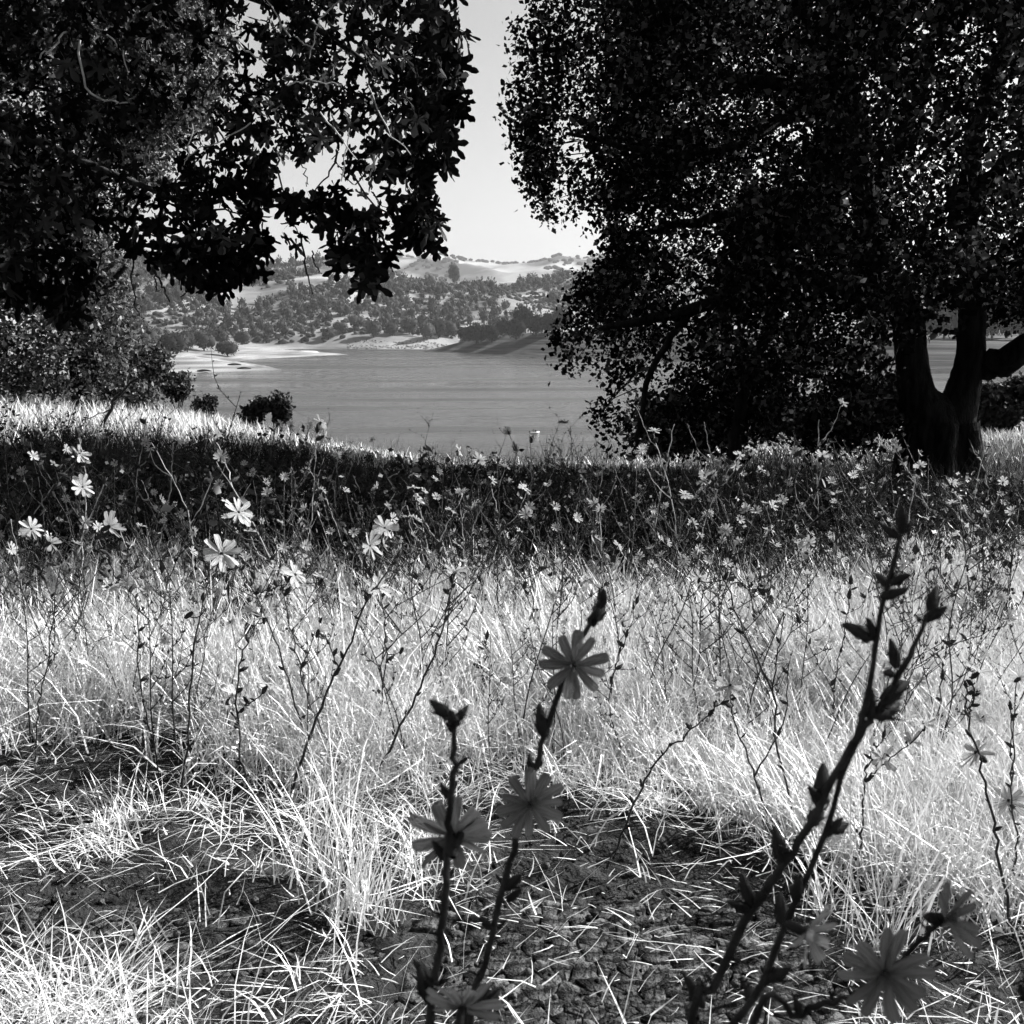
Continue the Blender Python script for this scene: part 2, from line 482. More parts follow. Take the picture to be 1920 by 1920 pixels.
def far_crown(seed, nblob, sub, nleaf, leaf):
    """rounded oak crown about 1 unit wide standing on z = 0: knobbly masses with leaf sprays breaking the outline"""
    r_ = np.random.default_rng(seed); g = Geo(); sv, sf = icosphere(sub)
    cs = []
    for k in range(nblob):
        a = r_.random() * 2 * PI; q = .30 * math.sqrt(r_.random()) if k else 0
        c = np.array([q * math.cos(a), q * math.sin(a), .44 + .20 * (r_.random() - .35)]); rad = .20 + .12 * r_.random() + (.06 if k == 0 else 0)
        d = 1 + .36 * (r_.random(len(sv)) - .5)
        V = sv * d[:, None] * rad * np.array([1, 1, .85]) + c
        g.add(V, sf, v=np.clip(.15 + .35 * r_.random(len(V)), 0, 1)); cs.append((c, rad))
    idx = r_.integers(0, nblob, nleaf)
    D = r_.normal(size=(nleaf, 3)); D /= np.linalg.norm(D, axis=1)[:, None]
    C = np.array([c for c, _ in cs])[idx]; R0 = np.array([r for _, r in cs])[idx]
    P = C + D * (R0 * (.85 + .3 * r_.random(nleaf)))[:, None]
    V, F, I = scatter(LEAF_QUAD, LEAF_QUAD_F, P, frames(D + r_.normal(size=D.shape) * .8), leaf * (.6 + .8 * r_.random(nleaf)))
    g.add(V, *F, v=r_.random(nleaf)[I])
    return g
def far_trunk(g, seed):
    r_ = np.random.default_rng(seed)
    P = np.array([[0, 0, -.08], [.01, 0, .12], [.03 * (r_.random() - .5), 0, .34]])
    V, F = tube(P, [.045, .03, .02], 5); g.add(V, F, v=0.05)

BIG = []      # crown + trunk prototypes for trees large enough to show both
for k in range(4):
    c = far_crown(100 + k, 9, 2, 900, .085).mesh('crown', True); t = Geo(); far_trunk(t, k); BIG.append((c, t.mesh('trunk')))
    c.materials.append(M['far_leaf']); BIG[-1][1].materials.append(M['bark'])
BIG_SHADED = []
M['shaded_far_leaf'] = leaf_mat('shaded_far_leaf', .003, .035, .15)  # shaded side of the headland oaks put into the leaf colour
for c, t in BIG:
    d = c.copy(); d.materials.clear(); d.materials.append(M['shaded_far_leaf']); BIG_SHADED.append((d, t))
SMALL = []
for k in range(5):
    g = far_crown(200 + k, 2, 1, 44, .2); far_trunk(g, k); SMALL.append(g)
SMALL_ME = []
for g in SMALL:
    me = g.mesh('oak'); me.materials.append(M['far_leaf']); SMALL_ME.append(me)

def big_tree(name, label, px, hfun, Y, width, height, seed, group=None, sink=0.0):
    a = (px - 960) / FPX
    X = a * (Y * CP)    # on the slope at depth Y
    z = float(hfun(np.array([X]), np.array([Y]))[0])
    t = thing(name, label, 'tree', (X, Y, z - sink), group)
    c, tr = (BIG_SHADED if name == 'headland_oak' else BIG)[seed % 4]
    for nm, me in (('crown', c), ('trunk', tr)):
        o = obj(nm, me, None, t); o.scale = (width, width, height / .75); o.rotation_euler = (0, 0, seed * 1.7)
        if nm == 'crown': o['kind'] = 'stuff'
    return t

LG = None
for (px, Y, w, h, lab) in [
    (268, 770, 17, 15, 'pale grey round tree at the left end of the sunny shore'),
    (316, 735, 17, 13, 'darkest low round oak on the sunny left shore, touching the sand'),
    (327, 800, 18, 16, 'tall round oak rising right behind the darkest shore oak'),
    (348, 850, 11, 16, 'thin open tree with bare trunk beside the darkest shore oak'),
    (380, 880, 18, 15, 'broad oak behind the sandy crest of the left shore'),
    (424, 850, 17, 11, 'low domed oak standing alone on the crest of the sandy spit'),
    (240, 720, 16, 14, 'round oak half hidden by the pale leafy tree on the left'),
    (410, 960, 16, 13, 'grey oak behind the lone domed oak of the spit'),
    (452, 1010, 14, 12, 'last small oak where the sandy spit meets the cove')]:
    big_tree('shore_oak', lab, px, left_h, Y, w, h, int(px), 'oaks along the sunny left shore', .6)
for (px, Y, w, h, lab) in [
    (872, 1075, 17, 13, 'leftmost low dark oak on the headland point'),
    (893, 1050, 20, 17, 'broad black oak second from the tip of the headland'),
    (922, 1040, 17, 16, 'dark rounded oak third from the tip of the headland'),
    (945, 1050, 14, 15, 'lighter bushy oak in the middle of the headland row'),
    (968, 1020, 20, 18, 'wide dark oak overhanging the headland slope'),
    (985, 1080, 22, 24, 'tallest dark oak on top of the headland'),
    (1005, 1010, 19, 18, 'dark oak right of the tallest headland oak'),
    (1030, 1000, 18, 20, 'dark headland oak beside the leaf edge of the large oak'),
    (1055, 1020, 20, 20, 'headland oak peeping through the left leaves of the large oak')]:
    big_tree('headland_oak', lab, px, right_h, Y, w, h, int(px) + 1, 'dark oaks on the headland', .8)
for i, (px, Y, w, h) in enumerate(sorted([(1748, 760, 22, 20), (1772, 780, 24, 24), (1798, 770, 22, 22), (1862, 770, 26, 26), (1890, 790, 24, 26), (1915, 760, 22, 24), (1845, 800, 24, 28)])):
    big_tree('headland_oak', 'first second third fourth fifth sixth seventh'.split()[i] + ' oak from left on the far bank behind the forked trunk', px, right_h, Y, w, h, i, 'oaks on the far bank behind the forked trunk', .8)
for i, (px, w, h, lab) in enumerate([
    (615, 15, 11, 'small dark oak at the left end of the far shoreline row'), (640, 17, 13, 'rounded oak above the shaded far bank'),
    (668, 18, 15, 'oak in the dense clump above the far shoreline'), (700, 19, 17, 'larger oak in the middle of the far shoreline row'),
    (735, 18, 14, 'low oak above the rocky far shore'), (767, 19, 19, 'full round oak with short trunk above the rocky far shore'),
    (800, 17, 17, 'oak at the right of the round far-shore oak'), (822, 18, 19, 'grey upright oak near the sunny cove of the far shore'),
    (845, 17, 17, 'last oak of the far row beside the sunny cove')]):
    big_tree('far_shore_oak', lab, px, hill_h, 1215 + 18 * (i % 3), w, h, i + 2, 'oaks along the far shoreline', .5)

# woodland on the hillside: 300 nearest as objects, the rest as one mass
cand = 12500
pxs = rng.uniform(-300, 2300, cand); Rr = 1235 + (1990 - 1235) * rng.random(cand) ** .8
TH = np.arctan((pxs - 960) / FPX); X = Rr * np.sin(TH); Y = Rr * np.cos(TH)
dens = fbm(X * .010, Y * .006, 4, 91) + .10 * (vnoise(pxs * .03, Rr * .01, 95) - .5)
clear = np.where((pxs > 560) & (pxs < 780) & (Rr > 1480) & (Rr < 1850), .13, 0)
keep = (dens - clear > .40)
keep &= rng.random(cand) < np.where((pxs > 180) & (pxs < 1120), .62, .1)
X, Y, Rr, pxs = X[keep], Y[keep], Rr[keep], pxs[keep]
Z = hill_h(X, Y); W = 7 + 9 * rng.random(len(X)) ** 2.2; H = W * (.8 + .4 * rng.random(len(X))); ROT = rng.random(len(X)) * 6.28
seen = (pxs > 225) & (pxs < 1075)
order = np.argsort(np.where(seen, Rr, 1e9) - W * 12)
first = order[:236]; rest = order[236:]
ZN = ['behind the sunny left shore', 'above the sandy spit', 'above the shaded far bank', 'above the rocky far shore', 'behind the dark headland']
for i in first:
    o = obj('hillside_oak', SMALL_ME[i % 5], None, label='small dark oak on the hillside across the lake, ' + ZN[int(np.clip((pxs[i] - 225) // 170, 0, 4))], category='tree', group='hillside oaks ' + ZN[int(np.clip((pxs[i] - 225) // 170, 0, 4))])
    o.location = (X[i], Y[i], Z[i] - .6); o.scale = (W[i], W[i], H[i] / .75); o.rotation_euler = (0, 0, ROT[i])
g = Geo()
for k in range(5):
    V0, F0, v0 = SMALL[k].arrays(); ii = rest[rest % 5 == k]
    if len(ii) == 0: continue
    c, s = np.cos(ROT[ii]), np.sin(ROT[ii]); o_ = 0 * c
    Rm = np.stack([np.stack([c, -s, o_], -1), np.stack([s, c, o_], -1), np.stack([o_, o_, o_ + 1], -1)], 1)
    V, F, I = scatter(V0, F0, np.stack([X[ii], Y[ii], Z[ii] - .6], -1), Rm, np.stack([W[ii], W[ii], H[ii] / .75], -1))
    g.add(V, *F, v=np.clip(np.tile(v0, len(ii)) * rng.uniform(.2, 1.7, len(ii))[I], 0, 1))
n_ = 5200; qx_ = rng.uniform(150, 1150, n_); Rq = rng.uniform(1225, 2000, n_); TH = np.arctan((qx_ - 960) / FPX); Xs = Rq * np.sin(TH); Ys = Rq * np.cos(TH)
kk = fbm(Xs * .012, Ys * .007, 4, 92) - .12 * ((qx_ > 560) & (qx_ < 780) & (Rq > 1450) & (Rq < 1880)) > .485; Xs, Ys = Xs[kk], Ys[kk]; ws = rng.uniform(2.2, 5.5, len(Xs)); sv, sf = icosphere(1)
V, F, I = scatter(sv * (1 + .4 * (rng.random((len(sv), 1)) - .5)), [sf], np.column_stack([Xs, Ys, hill_h(Xs, Ys) + ws * .25]), frames(np.column_stack([rng.normal(size=(len(Xs), 2)), 0 * Xs]), np.tile([0., 0, 1], (len(Xs), 1))), np.column_stack([ws, ws * .8, ws * .62]))
g.add(V, *F, v=np.clip(rng.normal(.35, .25, len(Xs)), 0, 1)[I])
obj('hillside_woodland', g.mesh('hillside_woodland'), M['far_leaf'], kind='stuff', label='scattered oak woodland covering the hills across the lake', category='woodland')
# dark woods on the distant ridge
n = 2600
pxs = rng.uniform(300, 1400, n); Rr = rng.uniform(3700, 5650, n); TH = np.arctan((pxs - 960) / FPX); X = Rr * np.sin(TH); Y = Rr * np.cos(TH)
k_ = fbm(X * .0035, Y * .0016, 4, 97) > .52
k_ |= abs(Rr - 5550) < 40
X, Y = X[k_], Y[k_]; Z = far_h(X, Y); sv, sf = icosphere(1); w = rng.uniform(8, 17, len(X))
V, F, I = scatter(sv * (1 + .25 * (rng.random((len(sv), 1)) - .5)), [sf], np.stack([X, Y, Z + w * .25], -1), np.repeat(np.eye(3)[None], len(X), 0), np.stack([w, w, w * .6], -1))
obj('ridge_woodland', mesh_np('ridge_woodland', V, F, rng.random(len(X))[I] * .5), M['far_leaf'], kind='stuff', label='thin dark woods on the distant hazy ridge', category='woodland')
big_tree('hilltop_pine', 'tall thin pine on the hill skyline left of the hazy ridge', 853, hill_h, 1985, 20, 34, 3, None, .5)

# rocks along the far waterline
def stone(seed):
    r_ = np.random.default_rng(seed); sv, sf = icosphere(1)
    return sv * (1 + .5 * (r_.random((len(sv), 1)) - .5)) * np.array([1, .8, .55]), sf
g = Geo()
for k in range(420):
    px = rng.uniform(655, 850); th = math.atan((px - 960) / FPX); R_ = rng.uniform(1160, 1215)
    x, y = R_ * math.sin(th), R_ * math.cos(th); z = float(hill_h(np.array([x]), np.array([y]))[0])
    sv, sf = stone(k); g.add(sv * rng.uniform(.4, 1.5) + np.array([x, y, z + .2]), sf)
obj('shore_rocks', g.mesh('shore_rocks'), noise_mat('rock', .06, .3, .4), kind='stuff', label='pale rocks strewn along the far waterline', category='rocks')

# driftwood logs on the left waterline, and the little sand bar
for px, py, lab in ((368, 700.5, 'dark driftwood log at the left of the sandy waterline'), (445, 698, 'short driftwood log on the waterline near the tip of the sandy spit'), (427, 696, 'small dark driftwood log left of the spit tip')):
    p = lake_pt(px, py); P = np.array([[-4, 0, 0], [-1, .6, .5], [2, .2, .4], [4.5, -.4, .1]])
    V, F = tube(catmull(P, 8), [.5, .6, .5, .2], 6)
    o = obj('driftwood_log', mesh_np('driftwood_log', V, [F]), M['bark'], label=lab, category='log', group='driftwood on the sandy spit')
    o.location = (p[0], p[1] + 16, float(left_h(np.array([p[0]]), np.array([p[1] + 16]))[0]) + .3)
def sandbar():
    p = lake_pt(562, 663.5); a = np.linspace(0, 2 * PI, 40, endpoint=False); g = Geo()
    V = [[0, 0, 1.3]]
    for q, z in ((.5, 1.1), (.85, .7), (1.05, -.5)):
        for t in a: V.append([q * 17 * math.cos(t), q * 26 * math.sin(t) * (1 + .15 * math.sin(3 * t)), z])
    T = [[0, 1 + i, 1 + (i + 1) % 40] for i in range(40)]
    Q = [[1 + 40 * r + i, 41 + 40 * r + i, 41 + 40 * r + (i + 1) % 40, 1 + 40 * r + (i + 1) % 40] for r in range(2) for i in range(40)]
    g.add(V, T, Q); o = obj('sandbar', g.mesh('sandbar'), noise_mat('sand', .35, .5, .1), kind='structure'); o.location = (p[0], p[1], LAKE_Z + 1.5)
sandbar()

# two small motor boats
def boat(px, py, hull_v, label, heading, dark_front):
    p = lake_pt(px, py)
    t = thing('motor_boat', label, 'boat', (p[0], p[1], LAKE_Z), None)
    t.rotation_euler = (0, 0, heading)
    st = np.linspace(0, 1, 9); g = Geo(); V = []
    for s in st:
        w = .62 * math.sin(PI * min(.5, .16 + s * .42)) * (1 - max(0, (s - .55) / .45) ** 2); x = -1.35 + 2.8 * s; h = .42 + .16 * s * s
        V += [[x, -w, h], [x, -w * .8, .1], [x, 0, -.12], [x, w * .8, .1], [x, w, h]]
    F = [[5 * i + j, 5 * i + j + 1, 5 * i + 6 + j, 5 * i + 5 + j] for i in range(8) for j in range(4)]
    F += [[5 * i + 4, 5 * i, 5 * i + 5, 5 * i + 9] for i in range(8)]
    g.add(V, F, [[0, 4, 3, 1], [1, 3, 2, 2]][:1])
    obj('hull', g.mesh('hull'), noise_mat('hull_paint', hull_v * .9, hull_v, 3, rough=.4, spec=.4), t)
    g = Geo(); g.add([[.1, -.4, .5], [.1, .4, .5], [.35, .36, .95], [.35, -.36, .95], [.5, -.4, .5], [.5, .4, .5]], [[0, 1, 2, 3], [4, 5, 2, 3]], [[0, 3, 4], [1, 5, 2]])
    obj('windscreen', g.mesh('windscreen'), noise_mat('screen', .02, .05, 3, rough=.3), t)
    g = Geo(); sv, sf = icosphere(1)
    g.add(sv * [.2, .22, .3] + [-.35, 0, .75], sf); g.add(sv * .13 + [-.33, 0, 1.12], sf)
    obj('motor', (lambda q: (q.add([[-1.6, -.15, .1], [-1.3, -.15, .1], [-1.3, .15, .1], [-1.6, .15, .1], [-1.55, -.12, .8], [-1.32, -.12, .8], [-1.32, .12, .8], [-1.55, .12, .8]], [[0, 1, 5, 4], [1, 2, 6, 5], [2, 3, 7, 6], [3, 0, 4, 7], [4, 5, 6, 7]]), q)[1])(Geo()).mesh('motor'), M['dark_twig'], t)
    d = thing('person', 'dark-clad person sitting in the ' + ('dark' if hull_v < .3 else 'white') + ' boat on the lake', 'person', (p[0], p[1], LAKE_Z), None)
    d.rotation_euler = (0, 0, heading)
    obj('body', g.mesh('body', True), noise_mat('dark_clothes', .02, .05, 4), d)
boat(1056, 792, .05, 'small dark motor boat farther out on the lake', math.radians(170), True)
boat(1002, 813, .8, 'small white motor boat nearest on the lake', math.radians(25), False)

# ---------------------------------------------------------------- haze
def haze():
    x, y0, y1, z0, z1 = 9100, -70, 9600, -46.5, 420
    V = [[-x, y0, z0], [x, y0, z0], [x, y1, z0], [-x, y1, z0], [-x, y0, z1], [x, y0, z1], [x, y1, z1], [-x, y1, z1]]
    F = [[0, 3, 2, 1], [4, 5, 6, 7], [0, 1, 5, 4], [1, 2, 6, 5], [2, 3, 7, 6], [3, 0, 4, 7]]
    m, nt, out = new_mat('haze_air')
    v = nt.nodes.new('ShaderNodeVolumePrincipled'); v.inputs['Density'].default_value = 4.5e-5; v.inputs['Color'].default_value = g3(.9); v.inputs['Anisotropy'].default_value = .2
    nt.links.new(v.outputs[0], out.inputs['Volume'])
    obj('haze', mesh_np('haze', V, [np.array(F)]), m, kind='stuff', label='thin pale haze over the lake and hills', category='haze')
haze()
# ---------------------------------------------------------------- leafy crowns
OAK_LEAF = np.array([[0, 0, 0], [.20, .28, .05], [.31, .66, .05], [0, 1, -.06], [-.31, .66, .05], [-.20, .28, .05]])
OAK_LEAF_F = [np.array([[0, 1, 2, 3], [0, 3, 4, 5]])]

def leaf_cloud(C, per, spread, size, template=OAK_LEAF, tf=OAK_LEAF_F, droop=.3):
    """leaves in sprays round the cluster centres C"""
    n = len(C)
    axis = rng.normal(size=(n, 3)) * [1, 1, .6]; axis /= np.linalg.norm(axis, axis=1)[:, None]
    t = rng.uniform(-1, 1, (n, per))
    P = C[:, None] + axis[:, None] * (t * spread)[..., None] + rng.normal(size=(n, per, 3)) * spread * .42
    D = rng.normal(size=(n, per, 3)) + axis[:, None] * .8; D[..., 2] -= droop
    P = P.reshape(-1, 3); D = D.reshape(-1, 3)
    nrm = rng.normal(size=D.shape) * .7; nrm[:, 2] += .8
    S = size * rng.uniform(.45, 1.4, len(P))
    V, F, I = scatter(template, tf, P, frames(D, np.cross(nrm, D)), S)
    base = np.repeat(np.clip(rng.normal(.45, .2, n), 0, 1), per)
    vv = np.clip(base + rng.normal(0, .22, len(P)), 0, 1)
    return V, F, vv[I], P

def limb_px(pts, Ys, ws, n=16, seg=8, rough=.12, jit=.0):
    """limb through photograph points (px, py) at depths Y with widths in px"""
    Ys = np.broadcast_to(np.asarray(Ys, float), (len(pts),))
    P = np.array([at(p[0], p[1], y) for p, y in zip(pts, Ys)])
    R = [w * y / FPX / 2 for w, y in zip(ws, Ys)]
    C = catmull(P, n)
    if jit: C[1:-1] += rng.normal(size=(n - 2, 3)) * jit
    Ri = np.interp(np.linspace(0, 1, n), np.linspace(0, 1, len(R)), R)
    return tube(C, Ri, seg, rough)

def add_limb(parent, name, origin, mat, *a, **k):
    V, F = limb_px(*a, **k)
    return obj(name, mesh_np(name, V - np.asarray(origin), [F], smooth=True), mat, parent)

# ---------------------------------------------------------------- the large oak on the right
OY = 11.5
oak_base = np.array([*at(1762, 892, OY)]); oak_base[2] = ground_z(oak_base[0], oak_base[1])
oak = thing('oak_tree', 'large oak with forked black trunk filling the right side', 'tree', oak_base)
g = Geo()
# the bole: two stems grown together below the crotch
for pts, ws in (([(1764, 930), (1763, 890), (1762, 850), (1758, 815), (1745, 780), (1722, 745), (1712, 700), (1707, 650), (1702, 600), (1690, 560)], [150, 132, 122, 112, 92, 70, 60, 57, 60, 62]),
                ([(1766, 930), (1765, 890), (1768, 850), (1778, 815), (1792, 780), (1806, 730), (1818, 680), (1822, 620), (1823, 560), (1822, 500), (1815, 430)], [146, 128, 116, 96, 76, 62, 54, 50, 46, 46, 44])):
    V, F = limb_px(pts, OY, ws, 44, 18, .07); g.add(V, F)
for a in range(7):      # root flare
    t = a / 7 * 2 * PI; b = oak_base
    P = np.array([[b[0] + .25 * math.cos(t), b[1] + .25 * math.sin(t), b[2] + .55], [b[0] + .36 * math.cos(t), b[1] + .36 * math.sin(t), b[2] + .18], [b[0] + .44 * math.cos(t + .15), b[1] + .44 * math.sin(t + .15), b[2] - .05]])
    V, F = tube(catmull(P, 8), [.13, .11, .05], 7, .1); g.add(V, F)
obj('trunk', g.mesh('trunk', True, oak_base), M['bark'], oak)
LIMBS = [
    ([(1695, 590), (1655, 500), (1622, 400), (1606, 300), (1603, 230), (1580, 160), (1520, 60), (1480, -60)], [11.5, 11.4, 11.3, 11.2, 11.2, 11.1, 10.9, 10.8], [58, 48, 46, 46, 44, 36, 28, 16]),
    ([(1606, 270), (1570, 205), (1530, 175), (1455, 152), (1370, 150), (1250, 110)], [11.2, 11.1, 11, 10.8, 10.6, 10.4], [40, 36, 32, 26, 20, 10]),
    ([(1690, 580), (1630, 555), (1560, 530), (1500, 520), (1400, 545), (1300, 580), (1200, 600), (1110, 620)], [11.5, 11.3, 11, 10.8, 10.6, 10.6, 10.7, 10.8], [48, 42, 38, 34, 30, 22, 16, 8]),
    ([(1680, 560), (1600, 470), (1530, 440), (1450, 424), (1380, 405), (1300, 420), (1200, 440)], [11.5, 11.6, 11.8, 12, 12, 12, 12], [46, 36, 34, 32, 28, 18, 10]),
    ([(1500, 520), (1440, 620), (1400, 720), (1380, 800), (1378, 870)], [10.8, 10.8, 10.9, 11, 11.1], [26, 22, 22, 24, 26]),
    ([(1685, 760), (1620, 740), (1560, 720), (1500, 700), (1440, 720), (1360, 760)], [11.5, 11.9, 12.2, 12.4, 12.5, 12.5], [16, 12, 10, 10, 9, 5]),
    ([(1690, 770), (1640, 780), (1600, 762), (1560, 745)], [11.5, 11.9, 12.3, 12.4], [10, 8, 7, 4]),
    ([(1838, 700), (1870, 680), (1925, 652), (1990, 610), (2100, 540), (2230, 480)], [11.5, 11.4, 11.2, 11, 10.6, 10.2], [44, 56, 50, 42, 34, 18]),
    ([(1822, 500), (1810, 380), (1830, 240), (1880, 80), (1900, -80)], [11.5, 11.5, 11.4, 11.2, 11.1], [44, 40, 34, 26, 14]),
    ([(1815, 420), (1860, 330), (1960, 250), (2080, 180)], [11.5, 11.4, 11.2, 11.0], [30, 26, 20, 10]),
    ([(1622, 390), (1680, 280), (1730, 160), (1760, 30)], [11.3, 11.6, 12, 12.3], [30, 24, 20, 12]),
    ([(1300, 575), (1230, 680), (1200, 780), (1190, 860)], [10.6, 10.7, 10.8, 10.9], [14, 12, 10, 6]),
    ([(1530, 175), (1440, 240), (1340, 280), (1200, 280), (1060, 250)], [11, 10.7, 10.4, 10.2, 10.2], [26, 22, 18, 12, 6]),
]
for pts, Ys, ws in LIMBS:
    add_limb(oak, 'limb', oak_base, M['bark'], pts, Ys, ws, 18, 8, .14, .015)

OAK_POLY = [(1000, -80), (985, 20), (945, 65), (962, 130), (948, 190), (978, 270), (1003, 335), (1030, 400), (1052, 425), (1085, 392), (1120, 410), (1140, 450), (1165, 470), (1130, 492), (1085, 520), (1062, 560),
            (1038, 600), (1046, 680), (1075, 705), (1118, 715), (1126, 760), (1140, 850), (1200, 868), (1330, 872), (1440, 862), (1560, 860), (1650, 835), (1668, 700), (1690, 640), (1735, 600), (1760, 610), (1790, 560),
            (1795, 500), (1850, 520), (1860, 600), (1905, 600), (1960, 610), (2100, 540), (2350, 480), (2500, 380), (2560, 200), (2500, -150), (2250, -480), (1900, -640), (1500, -560), (1200, -320)]
HOLES = [(1770, 220, 190, 260, .62), (1600, 90, 120, 60, .45), (1300, 200, 120, 40, .4), (1640, 480, 60, 40, .5), (1750, 720, 98, 120, 1), (1765, 620, 85, 60, .95), (1700, 640, 50, 60, .9), (1490, 245, 62, 34, .9), (1465, 325, 70, 36, .8), (1320, 340, 34, 26, .7), (1640, 200, 20, 22, .9), (1400, 130, 60, 16, .5), (1205, 410, 70, 24, .75), (1130, 400, 40, 22, .6), (1720, 130, 60, 50, .5), (1790, 60, 60, 40, .5),
         (1560, 620, 60, 40, .4), (1430, 640, 60, 40, .35), (1560, 720, 60, 40, .3), (1330, 690, 60, 50, .5), (1480, 500, 30, 30, .5), (1850, 440, 50, 40, .6), (1480, 820, 40, 30, .3), (1650, 840, 40, 30, .4), (1740, 560, 50, 40, .5), (1640, 400, 60, 50, .4)]

def hole_p(px, py, holes):
    p = np.zeros(np.shape(px))
    for x, y, a, b, s in holes:
        q = np.hypot((px - x) / a, (py - y) / b)
        p = np.maximum(p, s * (1 - sstep(.7, 1.25, q)))
    return p

def crown_clusters(poly, holes, n, Yc, back, front, centre, nscale, thin, seed, bbox):
    """cluster centres filling a rounded crown whose outline at depth Yc is poly"""
    out = []; cx, cz = at(*centre, Yc)[[0, 2]]
    while sum(map(len, out)) < n:
        m = n * 2
        px = rng.uniform(bbox[0], bbox[2], m); py = rng.uniform(bbox[1], bbox[3], m)
        ok = in_poly(poly, px, py); px, py = px[ok], py[ok]
        edge = poly_dist(poly, px, py)
        u = rng.uniform(-1, 1, len(px)); half = np.where(u < 0, front, back)
        prof = np.clip((edge + 25) / 260, 0, 1) ** .55
        Y = Yc + u * half * prof
        P = at(px, py, Yc)
        k = np.where(u < 0, np.minimum(np.sqrt(np.clip(1 - u * u * .8, 0, 1)), Y / Yc), np.sqrt(np.clip(1 - u * u * .6, 0, 1)))
        e_ = sstep(40, 330, edge); k = k * e_ + np.where(u < 0, Y / Yc, 1) * (1 - e_)
        P[:, 0] = cx + (P[:, 0] - cx) * k; P[:, 2] = cz + (P[:, 2] - cz) * k; P[:, 1] = Y
        qx, qy = to_px(P)
        nz = fbm(P[:, 0] * nscale + seed, P[:, 2] * nscale + P[:, 1] * nscale * .6, 3, seed)
        p = (1 - hole_p(qx, qy, holes)) * np.where(nz > thin, 1, .05 + .3 * (nz / thin) ** 6)
        p = p * np.where((qx > 1990) | (qy < -70) | (qx < -70), .33, 1)
        keep = rng.random(len(px)) < p
        keep &= P[:, 2] > ground_z(P[:, 0], P[:, 1]) + .28
        out.append(P[keep])
    return np.concatenate(out)[:n]

C1 = crown_clusters(OAK_POLY, HOLES, 12600, OY, 4.6, 5.0, (1650, 150), 1.6, .495, 7, (930, -660, 2570, 880))
V, F, v, _ = leaf_cloud(C1, 17, .14, .060, LEAF_WIDE, LEAF_QUAD_F)
me = mesh_np('crown', V - oak_base, F, v)
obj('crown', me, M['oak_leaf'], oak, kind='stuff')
# thin twigs through the crown
g = Geo()
for i in rng.choice(len(C1), 900, replace=False):
    c = C1[i]; d = (c - np.array([oak_base[0] - .5, OY, 3.2])); d /= np.linalg.norm(d) + 1e-6
    L_ = rng.uniform(.25, .7); P = np.array([c - d * L_ + rng.normal(size=3) * .05, c - d * L_ * .4 + rng.normal(size=3) * .06, c + d * .12])
    V, F = tube(P, [.009, .006, .003], 3); g.add(V, F)
obj('twigs', g.mesh('twigs', False, oak_base), M['bark'], oak, kind='stuff')

# neighbouring oak beside the photographer: only its shade reaches the picture
def shade_oak(x, y, top, rx, ry, rz, ncl, label, leaf=.10):
    z0 = float(ground_z(x, y)); t = thing('oak_tree', label, 'tree', (x, y, z0), None)
    V, F = tube(catmull(np.array([[0, 0, -.2], [.1, 0, 1.5], [-.1, .1, 3.2], [0, 0, top - z0]]), 14), [.42, .34, .28, .1], 10, .1)
    obj('trunk', mesh_np('trunk', V, [F], smooth=True), M['bark'], t)
    for k in range(7):
        a = k * .9; P = np.array([[0, 0, 2.6 + .25 * k], [rx * .35 * math.cos(a), ry * .35 * math.sin(a), 3.6 + .3 * k], [rx * .8 * math.cos(a), ry * .8 * math.sin(a), 4.2 + .35 * k]])
        V, F = tube(catmull(P, 8), [.16, .1, .04], 7, .1); obj('limb', mesh_np('limb', V, [F]), M['bark'], t)
    D = rng.normal(size=(ncl, 3)); D /= np.linalg.norm(D, axis=1)[:, None]
    C = D * (rng.random(ncl) ** .38)[:, None] * [rx, ry, rz] + [0, 0, top - z0]
    V, F, v, _ = leaf_cloud(C, 11, .24, leaf, LEAF_QUAD, LEAF_QUAD_F); obj('crown', mesh_np('crown', V, F, v), M['oak_leaf'], t, kind='stuff')
shade_oak(9.2, 2.86, 8.3, 2.8, 2.7, 2.2, 2800, 'oak standing to the right of the viewpoint, shading the nearest flowers')
shade_oak(2.6, -3.6, 5.2, 6.0, 3.7, 2.2, 2300, 'unseen oak added behind the viewpoint, its boughs blocking sky light', .17)  # added out of view, only to hold back light from the sky

# ---------------------------------------------------------------- pale leafy tree at the left
LY = 19.0
lt_base = np.array([*at(150, 765, LY)]); lt_base[2] = ground_z(lt_base[0], lt_base[1])
lt = thing('leafy_tree', 'pale fine-leaved tree at left behind the fig boughs', 'tree', lt_base)
add_limb(lt, 'trunk', lt_base, M['bark'], [(150, 800), (152, 720), (140, 600), (150, 450), (190, 300), (260, 120)], LY, [46, 40, 34, 30, 26, 12], 20, 8)
for pts in ([(145, 640), (90, 540), (30, 420), (-40, 300)], [(145, 600), (200, 540), (235, 500)], [(150, 690), (190, 650), (225, 640)], [(150, 450), (60, 330), (20, 200)], [(190, 300), (300, 200), (380, 100)]):
    add_limb(lt, 'limb', lt_base, M['bark'], pts, LY, [18, 13, 8, 4][:len(pts)], 10, 6)
LT_POLY = [(-220, 775), (-260, 300), (-150, -150), (250, -180), (400, -40), (425, 80), (400, 190), (335, 260), (270, 360), (200, 430), (212, 520), (238, 590), (255, 660), (262, 715), (240, 760), (100, 768)]
C2 = crown_clusters(LT_POLY, [(100, 480, 60, 40, .3), (330, 120, 60, 40, .3), (60, 250, 50, 50, .5), (200, 330, 60, 50, .55), (40, 600, 40, 40, .5), (150, 690, 40, 40, .6)], 5600, LY, 2.2, 2.2, (100, 400), .8, .46, 13, (-260, -180, 430, 780))
